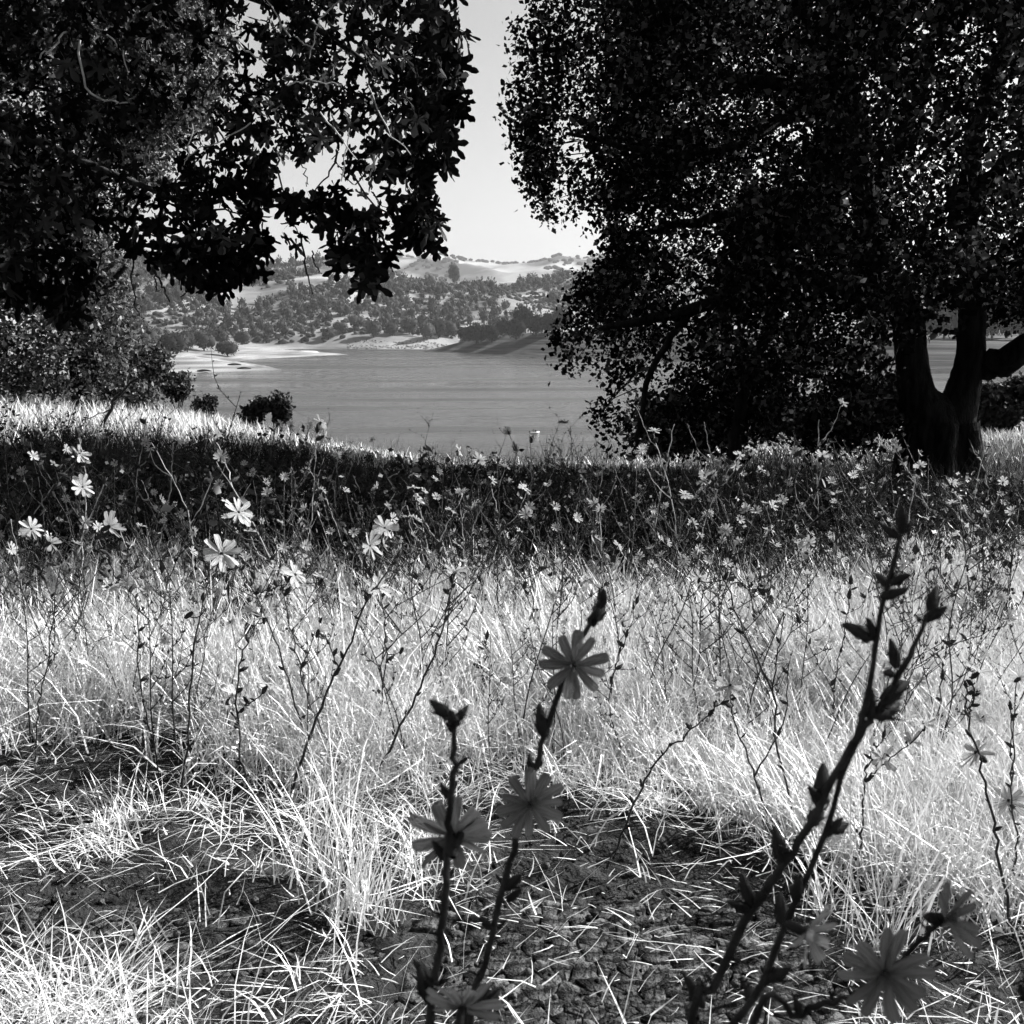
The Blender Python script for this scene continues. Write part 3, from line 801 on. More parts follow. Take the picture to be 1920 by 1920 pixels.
V, F, v, _ = leaf_cloud(C2, 14, .24, .085, LEAF_QUAD, LEAF_QUAD_F)
obj('crown', mesh_np('crown', V - lt_base, F, v), M['pale_leaf'], lt, kind='stuff')

def shrub(name, label, cat, px, py, Y, w_px, h_px, ncl, per, leaf, mat, group=None, stems=5, blobs=6):
    b = np.array([*at(px, py, Y)]); gz = float(ground_z(b[0], b[1])); b[2] = min(b[2], gz) if b[2] > gz else b[2]
    base = np.array([b[0], b[1], gz]); top = at(px, py - h_px, Y)[2]
    rx = w_px / 2 * Y / FPX; h = top - gz
    t = thing(name, label, cat, base, group)
    cc = []
    for k in range(blobs):
        c = np.array([rng.uniform(-.6, .6) * rx, rng.uniform(-.6, .6) * rx, top - gz - rng.uniform(.15, .75) * min(h, 2.2 * rx)])
        r = rng.uniform(.3, .5) * rx; n = ncl // blobs
        D = rng.normal(size=(n, 3)); D /= np.linalg.norm(D, axis=1)[:, None]
        cc.append(c + D * (r * rng.random(n) ** .4)[:, None])
    cc = np.concatenate(cc)
    for s in range(stems):
        c = cc[rng.integers(len(cc))]; P = np.array([[0, 0, -.05], [c[0] * .3, c[1] * .3, c[2] * .5], c])
        V, F = tube(catmull(P, 7), [.05 * rx + .012, .03 * rx, .01], 5); obj('stem', mesh_np('stem', V, [F]), M['bark'], t)
    V, F, v, _ = leaf_cloud(cc, per, .12 * rx + .05, leaf, LEAF_QUAD, LEAF_QUAD_F)
    obj('foliage', mesh_np('foliage', V, F, v), mat, t, kind='stuff')
    return t
shrub('shrub', 'rounded grey shrub under the pale tree at left, nearest the lake', 'shrub', 280, 772, 21, 160, 165, 760, 14, .08, M['pale_leaf'])
shrub('shrub', 'dusky shrub between the pale tree trunk and the grassy crest', 'shrub', 200, 762, 20, 130, 150, 600, 14, .08, M['pale_leaf'])
shrub('shrub', 'thin airy shrub at the edge of the lake beside the dead branch', 'shrub', 335, 775, 22, 70, 80, 200, 12, .08, M['pale_leaf'])
shrub('shrub', 'small dark bush standing alone against the lake', 'bush', 389, 795, 24, 42, 54, 190, 12, .08, M['shrub_leaf'])
shrub('shrub', 'larger dark bush with upright tufts against the lake', 'bush', 522, 812, 25, 62, 78, 360, 12, .085, M['shrub_leaf'])
shrub('shrub', 'low dark bush joined to the left of the tufted bush', 'bush', 478, 812, 25.3, 54, 66, 240, 12, .085, M['shrub_leaf'])
shrub('shrub', 'broad dusky bush right of the forked oak trunk', 'bush', 1890, 850, 21, 150, 135, 900, 14, .09, M['shrub_leaf'])
shrub('shrub', 'grey bush behind the oak, left of its trunk', 'bush', 1630, 868, 20, 170, 150, 900, 14, .09, M['shrub_leaf'])
shrub('shrub', 'dark bush under the oak boughs beside the hanging branch', 'bush', 1500, 872, 19, 190, 110, 800, 14, .09, M['shrub_leaf'])
shrub('shrub', 'dark bush under the left edge of the oak crown', 'bush', 1270, 872, 19.5, 230, 150, 900, 14, .09, M['shrub_leaf'])

# dead branch leaning out of the grass at the left
P0 = at(193, 792, 13.4); P0[2] = ground_z(P0[0], P0[1]); db = thing('dead_branch', 'bare dead branch leaning right out of the bright grass', 'branch', P0)
for nm, pts, ws in (('stem', [(190, 800), (208, 770), (218, 745), (250, 715), (270, 702)], [7, 6, 6, 4, 2]), ('twig', [(218, 745), (240, 742), (272, 738)], [3, 2.4, 1.4]), ('twig', [(236, 727), (246, 708), (250, 698)], [3, 2, 1.2]), ('twig', [(210, 768), (190, 775), (150, 790)], [3, 2.4, 1.2])):
    add_limb(db, nm, P0, M['dark_twig'], pts, 13.4, ws, 8, 5, .2, .01)

# ---------------------------------------------------------------- fig tree overhanging from the upper left
def fig_leaf():
    """five spatulate lobes round the leaf base, deep rounded sinuses"""
    out = [(0.0, -.06)]
    lobes = [(-112, .60), (-54, .88), (0, 1.0), (54, .88), (112, .60)]
    for k, (a, L_) in enumerate(lobes):
        t = math.radians(a); ax = np.array([math.sin(t), math.cos(t)]); pr = np.array([math.cos(t), -math.sin(t)])
        if k:
            m = math.radians((a + lobes[k - 1][0]) / 2); out.append((.34 * math.sin(m), .34 * math.cos(m)))
        for r, w in ((.46, -.085), (.72 * L_, -.17), (.90 * L_, -.12), (L_, 0), (.90 * L_, .12), (.72 * L_, .17), (.46, .085)):
            out.append(tuple(ax * r + pr * w))
    V = np.array([[0, .12, 0]] + [[x, y, 0] for x, y in out]); n = len(V)
    q = np.hypot(V[:, 0], V[:, 1]); V[:, 2] = .14 * np.abs(V[:, 0]) - .16 * q ** 2
    F = [[0, i + 1, i] for i in range(1, n - 1)] + [[0, 1, n - 1]]
    V = np.concatenate([V, [[-.012, -.42, .10], [.012, -.42, .10], [.012, .02, .005], [-.012, .02, .005]]])   # petiole
    F += [[n, n + 1, n + 2], [n, n + 2, n + 3]]
    return V, [np.array(F)]
FIG_T, FIG_F = fig_leaf()
FIG_POLY = [(-300, -250), (860, -250), (885, 10), (880, 75), (858, 120), (872, 200), (845, 300), (800, 330), (830, 430), (812, 475), (760, 450), (725, 500), (695, 545), (652, 545), (635, 495), (615, 440), (585, 410), (560, 460), (520, 455), (490, 400), (470, 380), (505, 460), (500, 515), (455, 510), (425, 545), (395, 540), (345, 540), (300, 500), (245, 470),
            (200, 440), (165, 430), (185, 540), (170, 585), (110, 590), (60, 560), (-60, 590), (-300, 600)]
FIG_HOLES = [(555, 330, 48, 44, .96), (610, 300, 40, 30, .7), (345, 205, 50, 40, .7), (440, 395, 36, 26, .7), (250, 100, 80, 90, .45), (330, 90, 60, 90, .55), (365, 190, 30, 26, .6), (120, 270, 40, 30, .6), (260, 260, 40, 24, .6), (140, 440, 60, 30, .6), (60, 450, 40, 60, .5), (620, 440, 30, 30, .8), (480, 270, 30, 20, .5), (225, 440, 25, 20, .6)]
fig_base = np.array([-4.6, 5.2, 0.0]); fig_base[2] = ground_z(-4.6, 5.2)
fig = thing('fig_tree', 'fig tree with black lobed leaves overhanging from the upper left', 'tree', fig_base)
V, F = tube(catmull(np.array([fig_base + [0, 0, -.2], fig_base + [.1, 0, .8], fig_base + [-.1, .1, 1.8], fig_base + [.2, 0, 3.0]]), 14), [.24, .2, .17, .12], 10, .1)
obj('trunk', mesh_np('trunk', V - fig_base, [F], smooth=True), M['dark_twig'], fig)
for P, r in (([(-4.5, 5.2, 1.6), (-3.4, 5.1, 2.3), (-2.3, 5.2, 2.6), (-1.2, 5.3, 2.5), (-.5, 5.3, 2.1)], [.10, .05, .032, .02, .009]),
             ([(-4.5, 5.2, 2.3), (-3.4, 5.3, 3.2), (-2.2, 5.4, 3.6), (-1.0, 5.5, 3.4), (-.3, 5.5, 2.8)], [.11, .06, .04, .025, .01]),
             ([(-4.6, 5.2, 1.3), (-3.6, 5.0, 1.9), (-2.6, 4.9, 2.0), (-1.8, 4.9, 1.7), (-1.3, 5, 1.5)], [.09, .045, .028, .016, .008]),
             ([(-4.6, 5.3, 1.4), (-3.6, 5.6, 2.0), (-2.5, 5.8, 1.9), (-2.1, 5.9, 1.5)], [.1, .06, .03, .01])):
    V, F = tube(catmull(np.array(P), 20), r, 7, .12); obj('limb', mesh_np('limb', V - fig_base, [F], smooth=True), M['dark_twig'], fig)
nF = 4300; acc = []
while sum(map(len, acc)) < nF:
    px = rng.uniform(-300, 890, 4000); py = rng.uniform(-250, 600, 4000)
    ok = in_poly(FIG_POLY, px, py); px, py = px[ok], py[ok]
    nz = fbm(px * .011, py * .011, 3, 17)
    ok = rng.random(len(px)) < (1 - hole_p(px, py, FIG_HOLES)) * np.where(nz > .37, 1, .25)
    Y = 5.2 + rng.uniform(-.9, .9, len(px)) * np.clip((poly_dist(FIG_POLY, px, py) + 40) / 160, .3, 1)
    acc.append(at(px, py, Y)[ok])
PF = np.concatenate(acc)[:nF]
D = rng.normal(size=(nF, 3)) * [.8, .8, .5]; D[:, 2] -= .9
nrm = rng.normal(size=(nF, 3)) * .9; nrm[:, 2] += .5; nrm[:, 1] -= .35
SF = rng.uniform(.045, .075, nF); SF = SF * np.where(poly_dist(FIG_POLY, *to_px(PF)) < 90, 1.35, 1); RF = frames(D, np.cross(nrm, D)); vF = np.clip(rng.normal(.4, .28, nF), 0, 1)
qx, qy = to_px(PF); vis = (qx > 0) & (qx < 900) & (qy > -10) & (qy < 620)
edge_d = poly_dist(FIG_POLY, qx, qy)
pick = np.argsort(np.where(vis, PF[:, 1] - (edge_d < 55) * .8, 99))[:300]
FIG_ME = []
for k in range(6):
    T = FIG_T.copy(); r_ = np.random.default_rng(900 + k); T[:, 0] *= r_.uniform(.85, 1.1); T[:, 2] *= r_.uniform(.4, 2.2); T[:, 2] += .16 * (r_.random(len(T)) - .5) * (np.arange(len(T)) < len(T) - 4)
    me = mesh_np('leaf', T, FIG_F, np.full(len(T), (.05, .2, .3, .45, .1, .85)[k])); me.materials.append(M['fig_leaf']); FIG_ME.append(me)
for i in pick:
    o = obj('leaf', FIG_ME[i % 6], None, fig)
    Mx = Matrix(RF[i].tolist()).to_4x4(); Mx = Matrix.Translation(Vector((PF[i] - fig_base).tolist())) @ Mx @ Matrix.Scale(SF[i] * 1.1, 4)
    o.matrix_basis = Mx
rest = np.setdiff1d(np.arange(nF), pick)
V, F, I = scatter(FIG_T, FIG_F, PF[rest], RF[rest], SF[rest])
V = V + rng.normal(size=V.shape) * .0022
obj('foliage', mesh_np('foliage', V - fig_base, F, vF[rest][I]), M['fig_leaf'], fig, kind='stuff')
for pts, w in (([(150, 75), (152, 130), (168, 170), (205, 190), (240, 192)], 4.5), ([(436, 72), (465, 95), (510, 122)], 4), ([(555, 70), (590, 92)], 3), ([(200, 65), (225, 90), (240, 140)], 3), ([(125, 60), (75, 110)], 3.5),
               ([(470, 230), (420, 260), (345, 300)], 2.6), ([(360, 230), (355, 280), (345, 310)], 2.4), ([(540, 160), (580, 150), (640, 160)], 3), ([(600, 210), (640, 260), (670, 300)], 3), ([(640, 0), (600, 40), (580, 110)], 3),
               ([(545, 70), (520, 30), (500, 0)], 3.4), ([(640, 340), (650, 280), (655, 240)], 2.6), ([(690, 160), (720, 230), (770, 290)], 3)):
    add_limb(fig, 'twig', fig_base, M['twig'], pts, rng.uniform(4.15, 4.4), [w, w * .9, w * .6], 10, 5, .1, .004)  # lit twigs: sunlight is in their lighter colour
for pts, w in (([(246, 460), (250, 500), (249, 540), (256, 575), (262, 590)], 4), ([(284, 500), (300, 528), (310, 548), (318, 566)], 5), ([(285, 508), (292, 535), (297, 545)], 3), ([(565, 440), (572, 490), (580, 520), (586, 552)], 4), ([(585, 470), (592, 495), (597, 510)], 3),
               ([(520, 290), (522, 330), (540, 390), (560, 440)], 4), ([(560, 300), (575, 330), (575, 350)], 2.4), ([(630, 280), (622, 320), (600, 350), (575, 400)], 4), ([(340, 512), (350, 545), (340, 562)], 3), ([(195, 470), (185, 510), (160, 540)], 4), ([(390, 395), (440, 400), (480, 440), (500, 470)], 4),
               ([(590, 405), (612, 420), (640, 450)], 4), ([(420, 120), (380, 190), (420, 260), (430, 330)], 5), ([(700, 60), (760, 140), (800, 220), (820, 300)], 5), ([(650, 320), (700, 380), (760, 420), (800, 440)], 4)):
    add_limb(fig, 'twig', fig_base, M['dark_twig'], pts, rng.uniform(4.9, 5.3), [w, w * .85, w * .7, w * .5], 12, 5, .15, .006)

#@@END_TREES
# ---------------------------------------------------------------- cracked mud plates on the bare earth (parts of the ground)
def clip_poly(P, n, d):
    out = []
    for i in range(len(P)):
        a, b = P[i], P[(i + 1) % len(P)]; da, db_ = a @ n - d, b @ n - d
        if da <= 0: out.append(a)
        if (da < 0) != (db_ < 0) and da != db_: out.append(a + (b - a) * da / (da - db_))
    return np.array(out)

def mud_plates(limit):
    pts = np.column_stack([rng.uniform(-1.3, 1.0, 2100), rng.uniform(1.25, 2.85, 2100)])
    for _ in range(2):                       # push only the closest seeds apart: sizes stay uneven
        D = ((pts[:, None] - pts[None]) ** 2).sum(-1); np.fill_diagonal(D, 9); m = D.argmin(1); d = pts - pts[m]; L_ = np.sqrt(D.min(1))[:, None] + 1e-6
        pts = pts + np.where(L_ < .022, d / L_ * .007, 0)
    b = bareness(pts[:, 0], pts[:, 1]); px, py = to_px(np.column_stack([pts, ground_z(pts[:, 0], pts[:, 1])]))
    good = np.where((b > .45) & (px > -20) & (px < 1940) & (py < 1940))[0]
    good = good[np.argsort(pts[good, 1] - .5 * b[good])][:limit]
    for i in good:
        c = pts[i]; P = c + np.array([[-.12, -.09], [.12, -.09], [.12, .09], [-.12, .09]])
        near = np.argsort(((pts - c) ** 2).sum(1))[1:18]; gap = .0006 + .0016 * rng.random() ** 2
        for k in near:
            e = pts[k] - c; L_ = np.linalg.norm(e); n = e / L_
            P = clip_poly(P, n, c @ n + L_ / 2 - gap)
            if len(P) < 3: break
        if len(P) < 3: continue
        Q = []
        for a, b_ in zip(P, np.roll(P, -1, 0)):      # ragged rim
            Q += [a, a * .67 + b_ * .33 + rng.normal(size=2) * .0016, a * .33 + b_ * .67 + rng.normal(size=2) * .0016]
        P = np.array(Q); n = len(P); ctr = P.mean(0)
        z = float(ground_z(*ctr)) - .024 + .0012 * rng.normal() + .03 * (fbm(ctr[0] * 7, ctr[1] * 7, 3, 31) - .5)
        gx = .03 * (fbm(ctr[0] * 7 + .07, ctr[1] * 7, 3, 31) - fbm(ctr[0] * 7 - .07, ctr[1] * 7, 3, 31)) / .02; gy = .03 * (fbm(ctr[0] * 7, ctr[1] * 7 + .07, 3, 31) - fbm(ctr[0] * 7, ctr[1] * 7 - .07, 3, 31)) / .02
        tilt = np.array([float(gx), float(gy)]) + rng.normal(size=2) * .03
        rim = (P - ctr); curl = .0008 + (.006 if rng.random() < .22 else .001) * rng.random()
        zt = z + .011 + rim @ tilt + curl * rng.random(n)
        V = np.concatenate([np.column_stack([ctr + rim * 1.0, np.full(n, z - .02)]), np.column_stack([ctr + rim, zt - .003]), np.column_stack([ctr + rim * .97, zt]), np.column_stack([ctr + rim * .45, z + .0105 + rim @ tilt * .45 + rng.normal(size=n) * .0014]), [[*ctr, z + .010]]])
        i_ = np.arange(n); j_ = (i_ + 1) % n
        F4 = np.concatenate([np.stack([i_ + k * n, j_ + k * n, j_ + k * n + n, i_ + k * n + n], -1) for k in range(3)])
        F3 = np.stack([i_ + 3 * n, j_ + 3 * n, np.full(n, 4 * n)], -1)
        org = np.array([*ctr, z]); o = obj('mud_plate', mesh_np('mud_plate', V - org, [F4, F3]), M['mud'], GROUND)
        o.location = org.tolist()
mud_plates(300)

# crumbs, clods and straw litter on the bare earth
n = 7000
x = rng.uniform(-1.5, 1.5, n); y = rng.uniform(1.25, 3.0, n); keep = rng.random(n) < .25 + .75 * bareness(x, y); x, y = x[keep], y[keep]
sv, sf = icosphere(1); sv = sv * (1 + .45 * (rng.random((len(sv), 1)) - .5))
s = .0018 + .010 * rng.random(len(x)) ** 4
V, F, I = scatter(sv, [sf], np.column_stack([x, y, ground_z(x, y) - .016 + rng.normal(size=len(x)) * .006]), frames(rng.normal(size=(len(x), 3))), np.column_stack([s, s * .8, s * .6]))
obj('soil_crumbs', mesh_np('soil_crumbs', V, F, .3 + 0 * V[:, 0]), M['mud'], kind='stuff', label='crumbs of dry earth on the bare ground', category='soil')

# ---------------------------------------------------------------- grass
def blades(P, h, w, lean, az, curl, v):
    n = len(P); T = np.array([0, .38, .74, 1.0])
    dx = np.stack([np.cos(az), np.sin(az), 0 * az], -1)
    side = np.stack([-np.sin(az + rng.normal(size=n) * .9), np.cos(az + rng.normal(size=n) * .9), 0 * az], -1)
    V = np.zeros((n, 7, 3)); perp = np.stack([-np.sin(az), np.cos(az), 0 * az], -1); bend = rng.normal(size=n) * .24
    for k, t in enumerate(T):
        out = lean * t + curl * t * t
        up = t * np.sqrt(np.clip(1 - np.minimum(out / np.maximum(t, .01), .95) ** 2, .05, 1))
        c = P + h[:, None] * (dx * out[:, None] + perp * (bend * t * t)[:, None] + np.array([0, 0, 1]) * up[:, None])
        ww = (w * (1 - .55 * t))[:, None] * side / 2
        if k < 3: V[:, 2 * k] = c - ww; V[:, 2 * k + 1] = c + ww
        else: V[:, 6] = c
    off = (np.arange(n) * 7)[:, None, None]
    F4 = (np.array([[0, 1, 3, 2], [2, 3, 5, 4]])[None] + off).reshape(-1, 4); F3 = (np.array([[4, 5, 6]])[None] + off).reshape(-1, 3)
    return V.reshape(-1, 3), F4, F3, np.repeat(v, 7)

def grass_mesh(name, P, hm, hv, wm, lean_m, curl_m, wind, label, dark=0.0, mat='straw'):
    n = len(P); h = np.clip(rng.normal(hm, hv, n), .25 * np.mean(hm), None); az = rng.normal(wind, 2.6, n)
    lean = np.abs(rng.normal(lean_m, lean_m * .8, n)); curl = np.abs(rng.normal(curl_m, curl_m, n)); w = wm * rng.uniform(.6, 1.5, n)
    v = np.clip(.25 + .6 * fbm(P[:, 0] * 3, P[:, 1] * 3, 3, 33) + rng.normal(0, .22, n) - dark, 0, 1)
    V, F4, F3, vv = blades(P, h, w, lean, az, curl, v)
    if name == 'dry_grass':                      # seed heads on some of the stalks
        B = V.reshape(-1, 7, 3); ii = rng.choice(n, 9000, replace=False); tip = B[ii, 6]; D = tip - B[ii, 4]
        Vs, Fs, I = scatter(LEAF_QUAD * [.42, 1, 1], LEAF_QUAD_F, tip - D * .05, frames(D), rng.uniform(.018, .042, len(ii)))
        k = len(V); V = np.concatenate([V, Vs]); F3 = np.concatenate([F3, Fs[0] + k]); vv = np.concatenate([vv, rng.uniform(.1, .9, len(ii))[I]])
    return obj(name, mesh_np(name, V, [F4, F3], vv), M[mat], kind='stuff', label=label, category='grass')

def sow(n, x_of, y0, y1, pfun, per, spread):
    """clumped blade feet"""
    out = []
    while sum(map(len, out)) < n:
        m = 6000; y = np.sqrt(rng.uniform(y0 ** 2, y1 ** 2, m)); x = rng.uniform(-1, 1, m) * x_of(y)
        k = rng.random(m) < pfun(x, y); c = np.column_stack([x[k], y[k]])
        c = (c[:, None] + rng.normal(size=(len(c), per, 2)) * spread).reshape(-1, 2)
        out.append(c)
    c = np.concatenate(out); c = c[rng.permutation(len(c))][:n]
    return np.column_stack([c, ground_z(c[:, 0], c[:, 1]) - .01])

wide = lambda y: .50 * y + .35
def p_main(x, y):
    front = 2.66 + .34 * (fbm(x * 2.2, 0 * x, 3, 43) - .5) * 2 - .62 * sstep(.45, .85, x) + .25 * sstep(-.5, -.8, x)
    d = sstep(front - .12, front + .3, y)
    return np.clip(d * (.22 + 1.3 * sstep(.27, .54, fbm(x * 3.4, y * 3.4, 3, 47))) * (1 - .8 * bareness(x, y)) * sstep(5.1, 4.1, y + .9 * (fbm(x * 1.3, 0 * x, 2, 131) - .5)), 0, 1)
G1 = sow(106000, wide, 1.6, 7.0, p_main, 16, .045)
hm = .12 + .13 * sstep(2.5, 3.4, G1[:, 1]) + .14 * (fbm(G1[:, 0] * 1.7, G1[:, 1] * 1.7, 3, 57) - .5) * 2
grass_mesh('dry_grass', G1, hm, .08, .0037, .28, .32, 2.4, 'tall dry bleached grass in the sunlit middle of the field')
def p_tuft(x, y):
    t = fbm(x * 5.5, y * 5.5, 2, 63)
    left = sstep(0, -.35, x) * sstep(2.0, 1.5, y) * .34
    return np.clip(sstep(.56, .66, t) * (1 - .92 * bareness(x, y)) * .8 + left * sstep(.38, .6, t) + .04, 0, 1) * (1 - .85 * bareness(x, y))
G2 = sow(5600, wide, 1.2, 2.75, p_tuft, 9, .022)
grass_mesh('straw_tufts', G2, .10, .05, .0027, .35, .55, 1.2, 'straggling straw tufts on the bare earth in front')
# a few long stalks rising from the tuft left of centre
c0 = np.array([[-.30, 1.98], [-.33, 2.02], [-.28, 1.95], [-.44, 2.15], [.62, 2.0], [.70, 1.85], [.78, 2.05], [-.38, 2.2]])
c = (c0[:, None] + rng.normal(size=(8, 34, 2)) * [.035, .03]).reshape(-1, 2)
G3 = np.column_stack([c, ground_z(c[:, 0], c[:, 1]) - .01])
grass_mesh('straw_stalks', G3, .26, .10, .0030, .2, .22, 2.0, 'long pale straw stalks fanning up from the bare earth')
# litter: fallen straws lying flat
n = 8200; y = np.sqrt(rng.uniform(1.25 ** 2, 2.9 ** 2, n)); x = rng.uniform(-1, 1, n) * wide(y)
k = rng.random(n) < (1 - .55 * bareness(x, y)) * (.3 + .9 * sstep(.45, .62, fbm(x * 4, y * 4, 3, 67))); x, y = x[k], y[k]; n = len(x)
az = rng.normal(.15, .75, n) + PI * (rng.random(n) < .5); P = np.column_stack([x, y, ground_z(x, y) + rng.uniform(-.008, .02, n)])
V, F4, F3, vv = blades(P, rng.uniform(.015, .08, n), .0022 * rng.uniform(.6, 1.6, n), np.full(n, .93), az, np.full(n, .02), np.clip(rng.normal(.5, .25, n), 0, 1))
obj('straw_litter', mesh_np('straw_litter', V, [F4, F3], vv), M['straw'], kind='stuff', label='fallen straw lying flat on the dark earth', category='straw')
# bleached grass beyond the shade: crest at left, strip behind the oak
def p_crest(x, y): return np.clip(sstep(11.8, 13.0, y - .12 * x), 0, 1)
G4 = sow(17000, lambda y: 0 * y + 13, 11.5, 19, lambda x, y: p_crest(x, y) * (x < 2.5), 14, .10)
grass_mesh('crest_grass', G4, .08 + .18 * sstep(-2, -5, G4[:, 0]), .05, .010, .25, .2, 2.6, 'bright dry grass on the crest above the lake at left')
G5 = sow(13000, lambda y: 0 * y + 14, 10.3, 24, lambda x, y: (x > 1.0) * sstep(10.4, 11.2, y), 14, .12)
grass_mesh('strip_grass', G5, .06 + .09 * sstep(11.8, 13, G5[:, 1]), .03, .010, .3, .25, 2.6, 'bright strip of short dry grass behind the oak trunk')
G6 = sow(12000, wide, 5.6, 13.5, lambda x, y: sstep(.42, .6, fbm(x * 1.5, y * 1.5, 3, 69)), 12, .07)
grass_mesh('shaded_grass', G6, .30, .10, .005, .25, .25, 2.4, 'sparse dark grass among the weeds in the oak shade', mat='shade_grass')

# ---------------------------------------------------------------- weeds in the shaded band
def weed(seed):
    r_ = np.random.default_rng(seed); g = Geo(); H_ = r_.uniform(.5, .8)
    lean = r_.normal(size=2) * .12; main = np.array([[0, 0, -.02], [lean[0] * .3, lean[1] * .3, H_ * .35], [lean[0] * .8, lean[1] * .8, H_ * .7], [lean[0] * 1.4, lean[1] * 1.4, H_]])
    paths = [(catmull(main, 8), .005)]
    for k in range(r_.integers(4, 8)):
        t = r_.uniform(.12, .8); b = catmull(main, 20)[int(t * 19)]; a = r_.random() * 6.28; L_ = r_.uniform(.15, .35) * (1.1 - .5 * t)
        paths.append((catmull(np.array([b, b + [math.cos(a) * L_ * .5, math.sin(a) * L_ * .5, L_ * .5], b + [math.cos(a) * L_ * .75, math.sin(a) * L_ * .75, L_ * 1.15]]), 5), .003))
    pts = []
    for P, r in paths:
        V, F = tube(P[::2] if len(P) > 6 else P, [r, r * .4], 3); g.add(V, F, v=.2)
        m = int(4 + 4 * len(P) / 5); T = r_.uniform(.1, 1, m) * (len(P) - 1); i = np.minimum(T.astype(int), len(P) - 2); f = (T - i)[:, None]
        pts.append(P[i] * (1 - f) + P[i + 1] * f)
    pts = np.concatenate(pts); n = len(pts)
    low = r_.uniform(0, .35, (22, 1)) * H_; pts = np.concatenate([pts, np.column_stack([r_.normal(size=(22, 2)) * .10, low])]); n = len(pts)
    D = r_.normal(size=(n, 3)); D[:, 2] = D[:, 2] * .6 + .25
    S = np.where(pts[:, 2] < .35 * H_, r_.uniform(.06, .12, n), r_.uniform(.020, .052, n))
    V, F, I = scatter(LEAF_QUAD, LEAF_QUAD_F, pts, frames(D), np.column_stack([S * 1.1, S, S])); g.add(V, *F, v=np.clip(r_.normal(.3, .25, n), 0, 1)[I])
    return g
WEEDS = [weed(300 + k) for k in range(8)]
n = 2150
y = rng.uniform(3.6 ** 1.6, 13.2 ** 1.6, n) ** (1 / 1.6); x = rng.uniform(-1, 1, n) * (.5 * y + .5)
keep = rng.random(n) < sstep(3.7, 4.7, y + 2.0 * (fbm(x * 1.1, y * .6, 3, 99) - .5)) * (.55 + .6 * fbm(x * .8, y * .8, 3, 75)); x, y = x[keep], y[keep]
keep = np.hypot(x - oak_base[0], y - oak_base[1]) > .6; x, y = x[keep], y[keep]
Z = ground_z(x, y); S = rng.uniform(.62, 1.0, len(x)) * np.where(rng.random(len(x)) < .1, 1.2, 1) * (1 - (.66 + .2 * sstep(.3, 2.5, x)) * sstep(6.0, 10.5, y) * (rng.random(len(x)) > .07 * (x < 3))) * rng.uniform(.55, 1.25, len(x)) * (.7 + .6 * fbm(x * 1.3, y * 1.3, 2, 123)); ROT = rng.random(len(x)) * 6.28; var = rng.integers(0, 8, len(x))
px, py = to_px(np.column_stack([x, y, Z + .4]))
kcap = np.interp(px, [0, 500, 900, 1150, 1400, 1920], [.036, .046, .062, .080, .090, .090])
S = np.minimum(S, np.maximum(1.05 - kcap * y, .1) / .68 * rng.uniform(.6, 1.05, len(x)) * np.where(rng.random(len(x)) < .04 * (px < 1150), 1.3, 1))
order = np.argsort(np.where((px > 0) & (px < 1920), y, 1e6))
WM = []
for g in WEEDS:
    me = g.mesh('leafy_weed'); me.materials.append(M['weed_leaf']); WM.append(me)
for i in order[:290]:
    zone = ['below the fig boughs', 'below the left half of the lake', 'below the open lake', 'below the left edge of the oak', 'below the oak boughs', 'in front of the oak trunk'][int(np.clip(px[i] // 320, 0, 5))]
    dep = 'bordering the sunlit grass' if y[i] < 5.1 else 'deep in the shade band'
    o = obj('leafy_weed', WM[var[i]], None, label=f'dark leafy weed {dep}, {zone}', category='weed', group=f'dark weeds {dep} {zone}')
    o.location = (x[i], y[i], Z[i]); o.scale = (S[i],) * 3; o.rotation_euler = (0, 0, ROT[i])
g = Geo()
for k in range(8):
    ii = order[290:][var[order[290:]] == k]
    if not len(ii): continue
    V0, F0, v0 = WEEDS[k].arrays(); c, s = np.cos(ROT[ii]), np.sin(ROT[ii]); o_ = 0 * c
    Rm = np.stack([np.stack([c, -s, o_], -1), np.stack([s, c, o_], -1), np.stack([o_, o_, o_ + 1], -1)], 1)
    V, F, I = scatter(V0, F0, np.stack([x[ii], y[ii], Z[ii]], -1), Rm, S[ii]); g.add(V, *F, v=np.tile(v0, len(ii)))
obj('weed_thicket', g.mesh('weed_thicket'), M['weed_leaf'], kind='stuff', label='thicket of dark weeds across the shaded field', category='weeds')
# small pale blossoms on the weeds
n = 420; y = rng.uniform(4.8, 11, n); x = rng.uniform(-.1, 1, n) ** 1 * (.5 * y); x = np.where(rng.random(n) < .3, -x, x)
P = np.column_stack([x, y, ground_z(x, y) + np.maximum(1.05 - .088 * y, .1) * rng.uniform(.45, 1.0, n)]); a = np.arange(8) * PI / 4
T = np.concatenate([[[0, 0, -.15]], np.column_stack([np.cos(a) * np.where(np.arange(8) % 2, .55, 1), np.sin(a) * np.where(np.arange(8) % 2, .55, 1), 0 * a])]); TF = [np.array([[0, i + 1, (i + 1) % 8 + 1] for i in range(8)])]
V, F, I = scatter(T, TF, P, frames(rng.normal(size=(n, 3))), rng.uniform(.008, .018, n))
obj('weed_blossoms', mesh_np('weed_blossoms', V, F, rng.random(n)[I]), M['petal_far'], kind='stuff', label='small pale blossoms dotted over the weeds in the shade', category='blossoms')

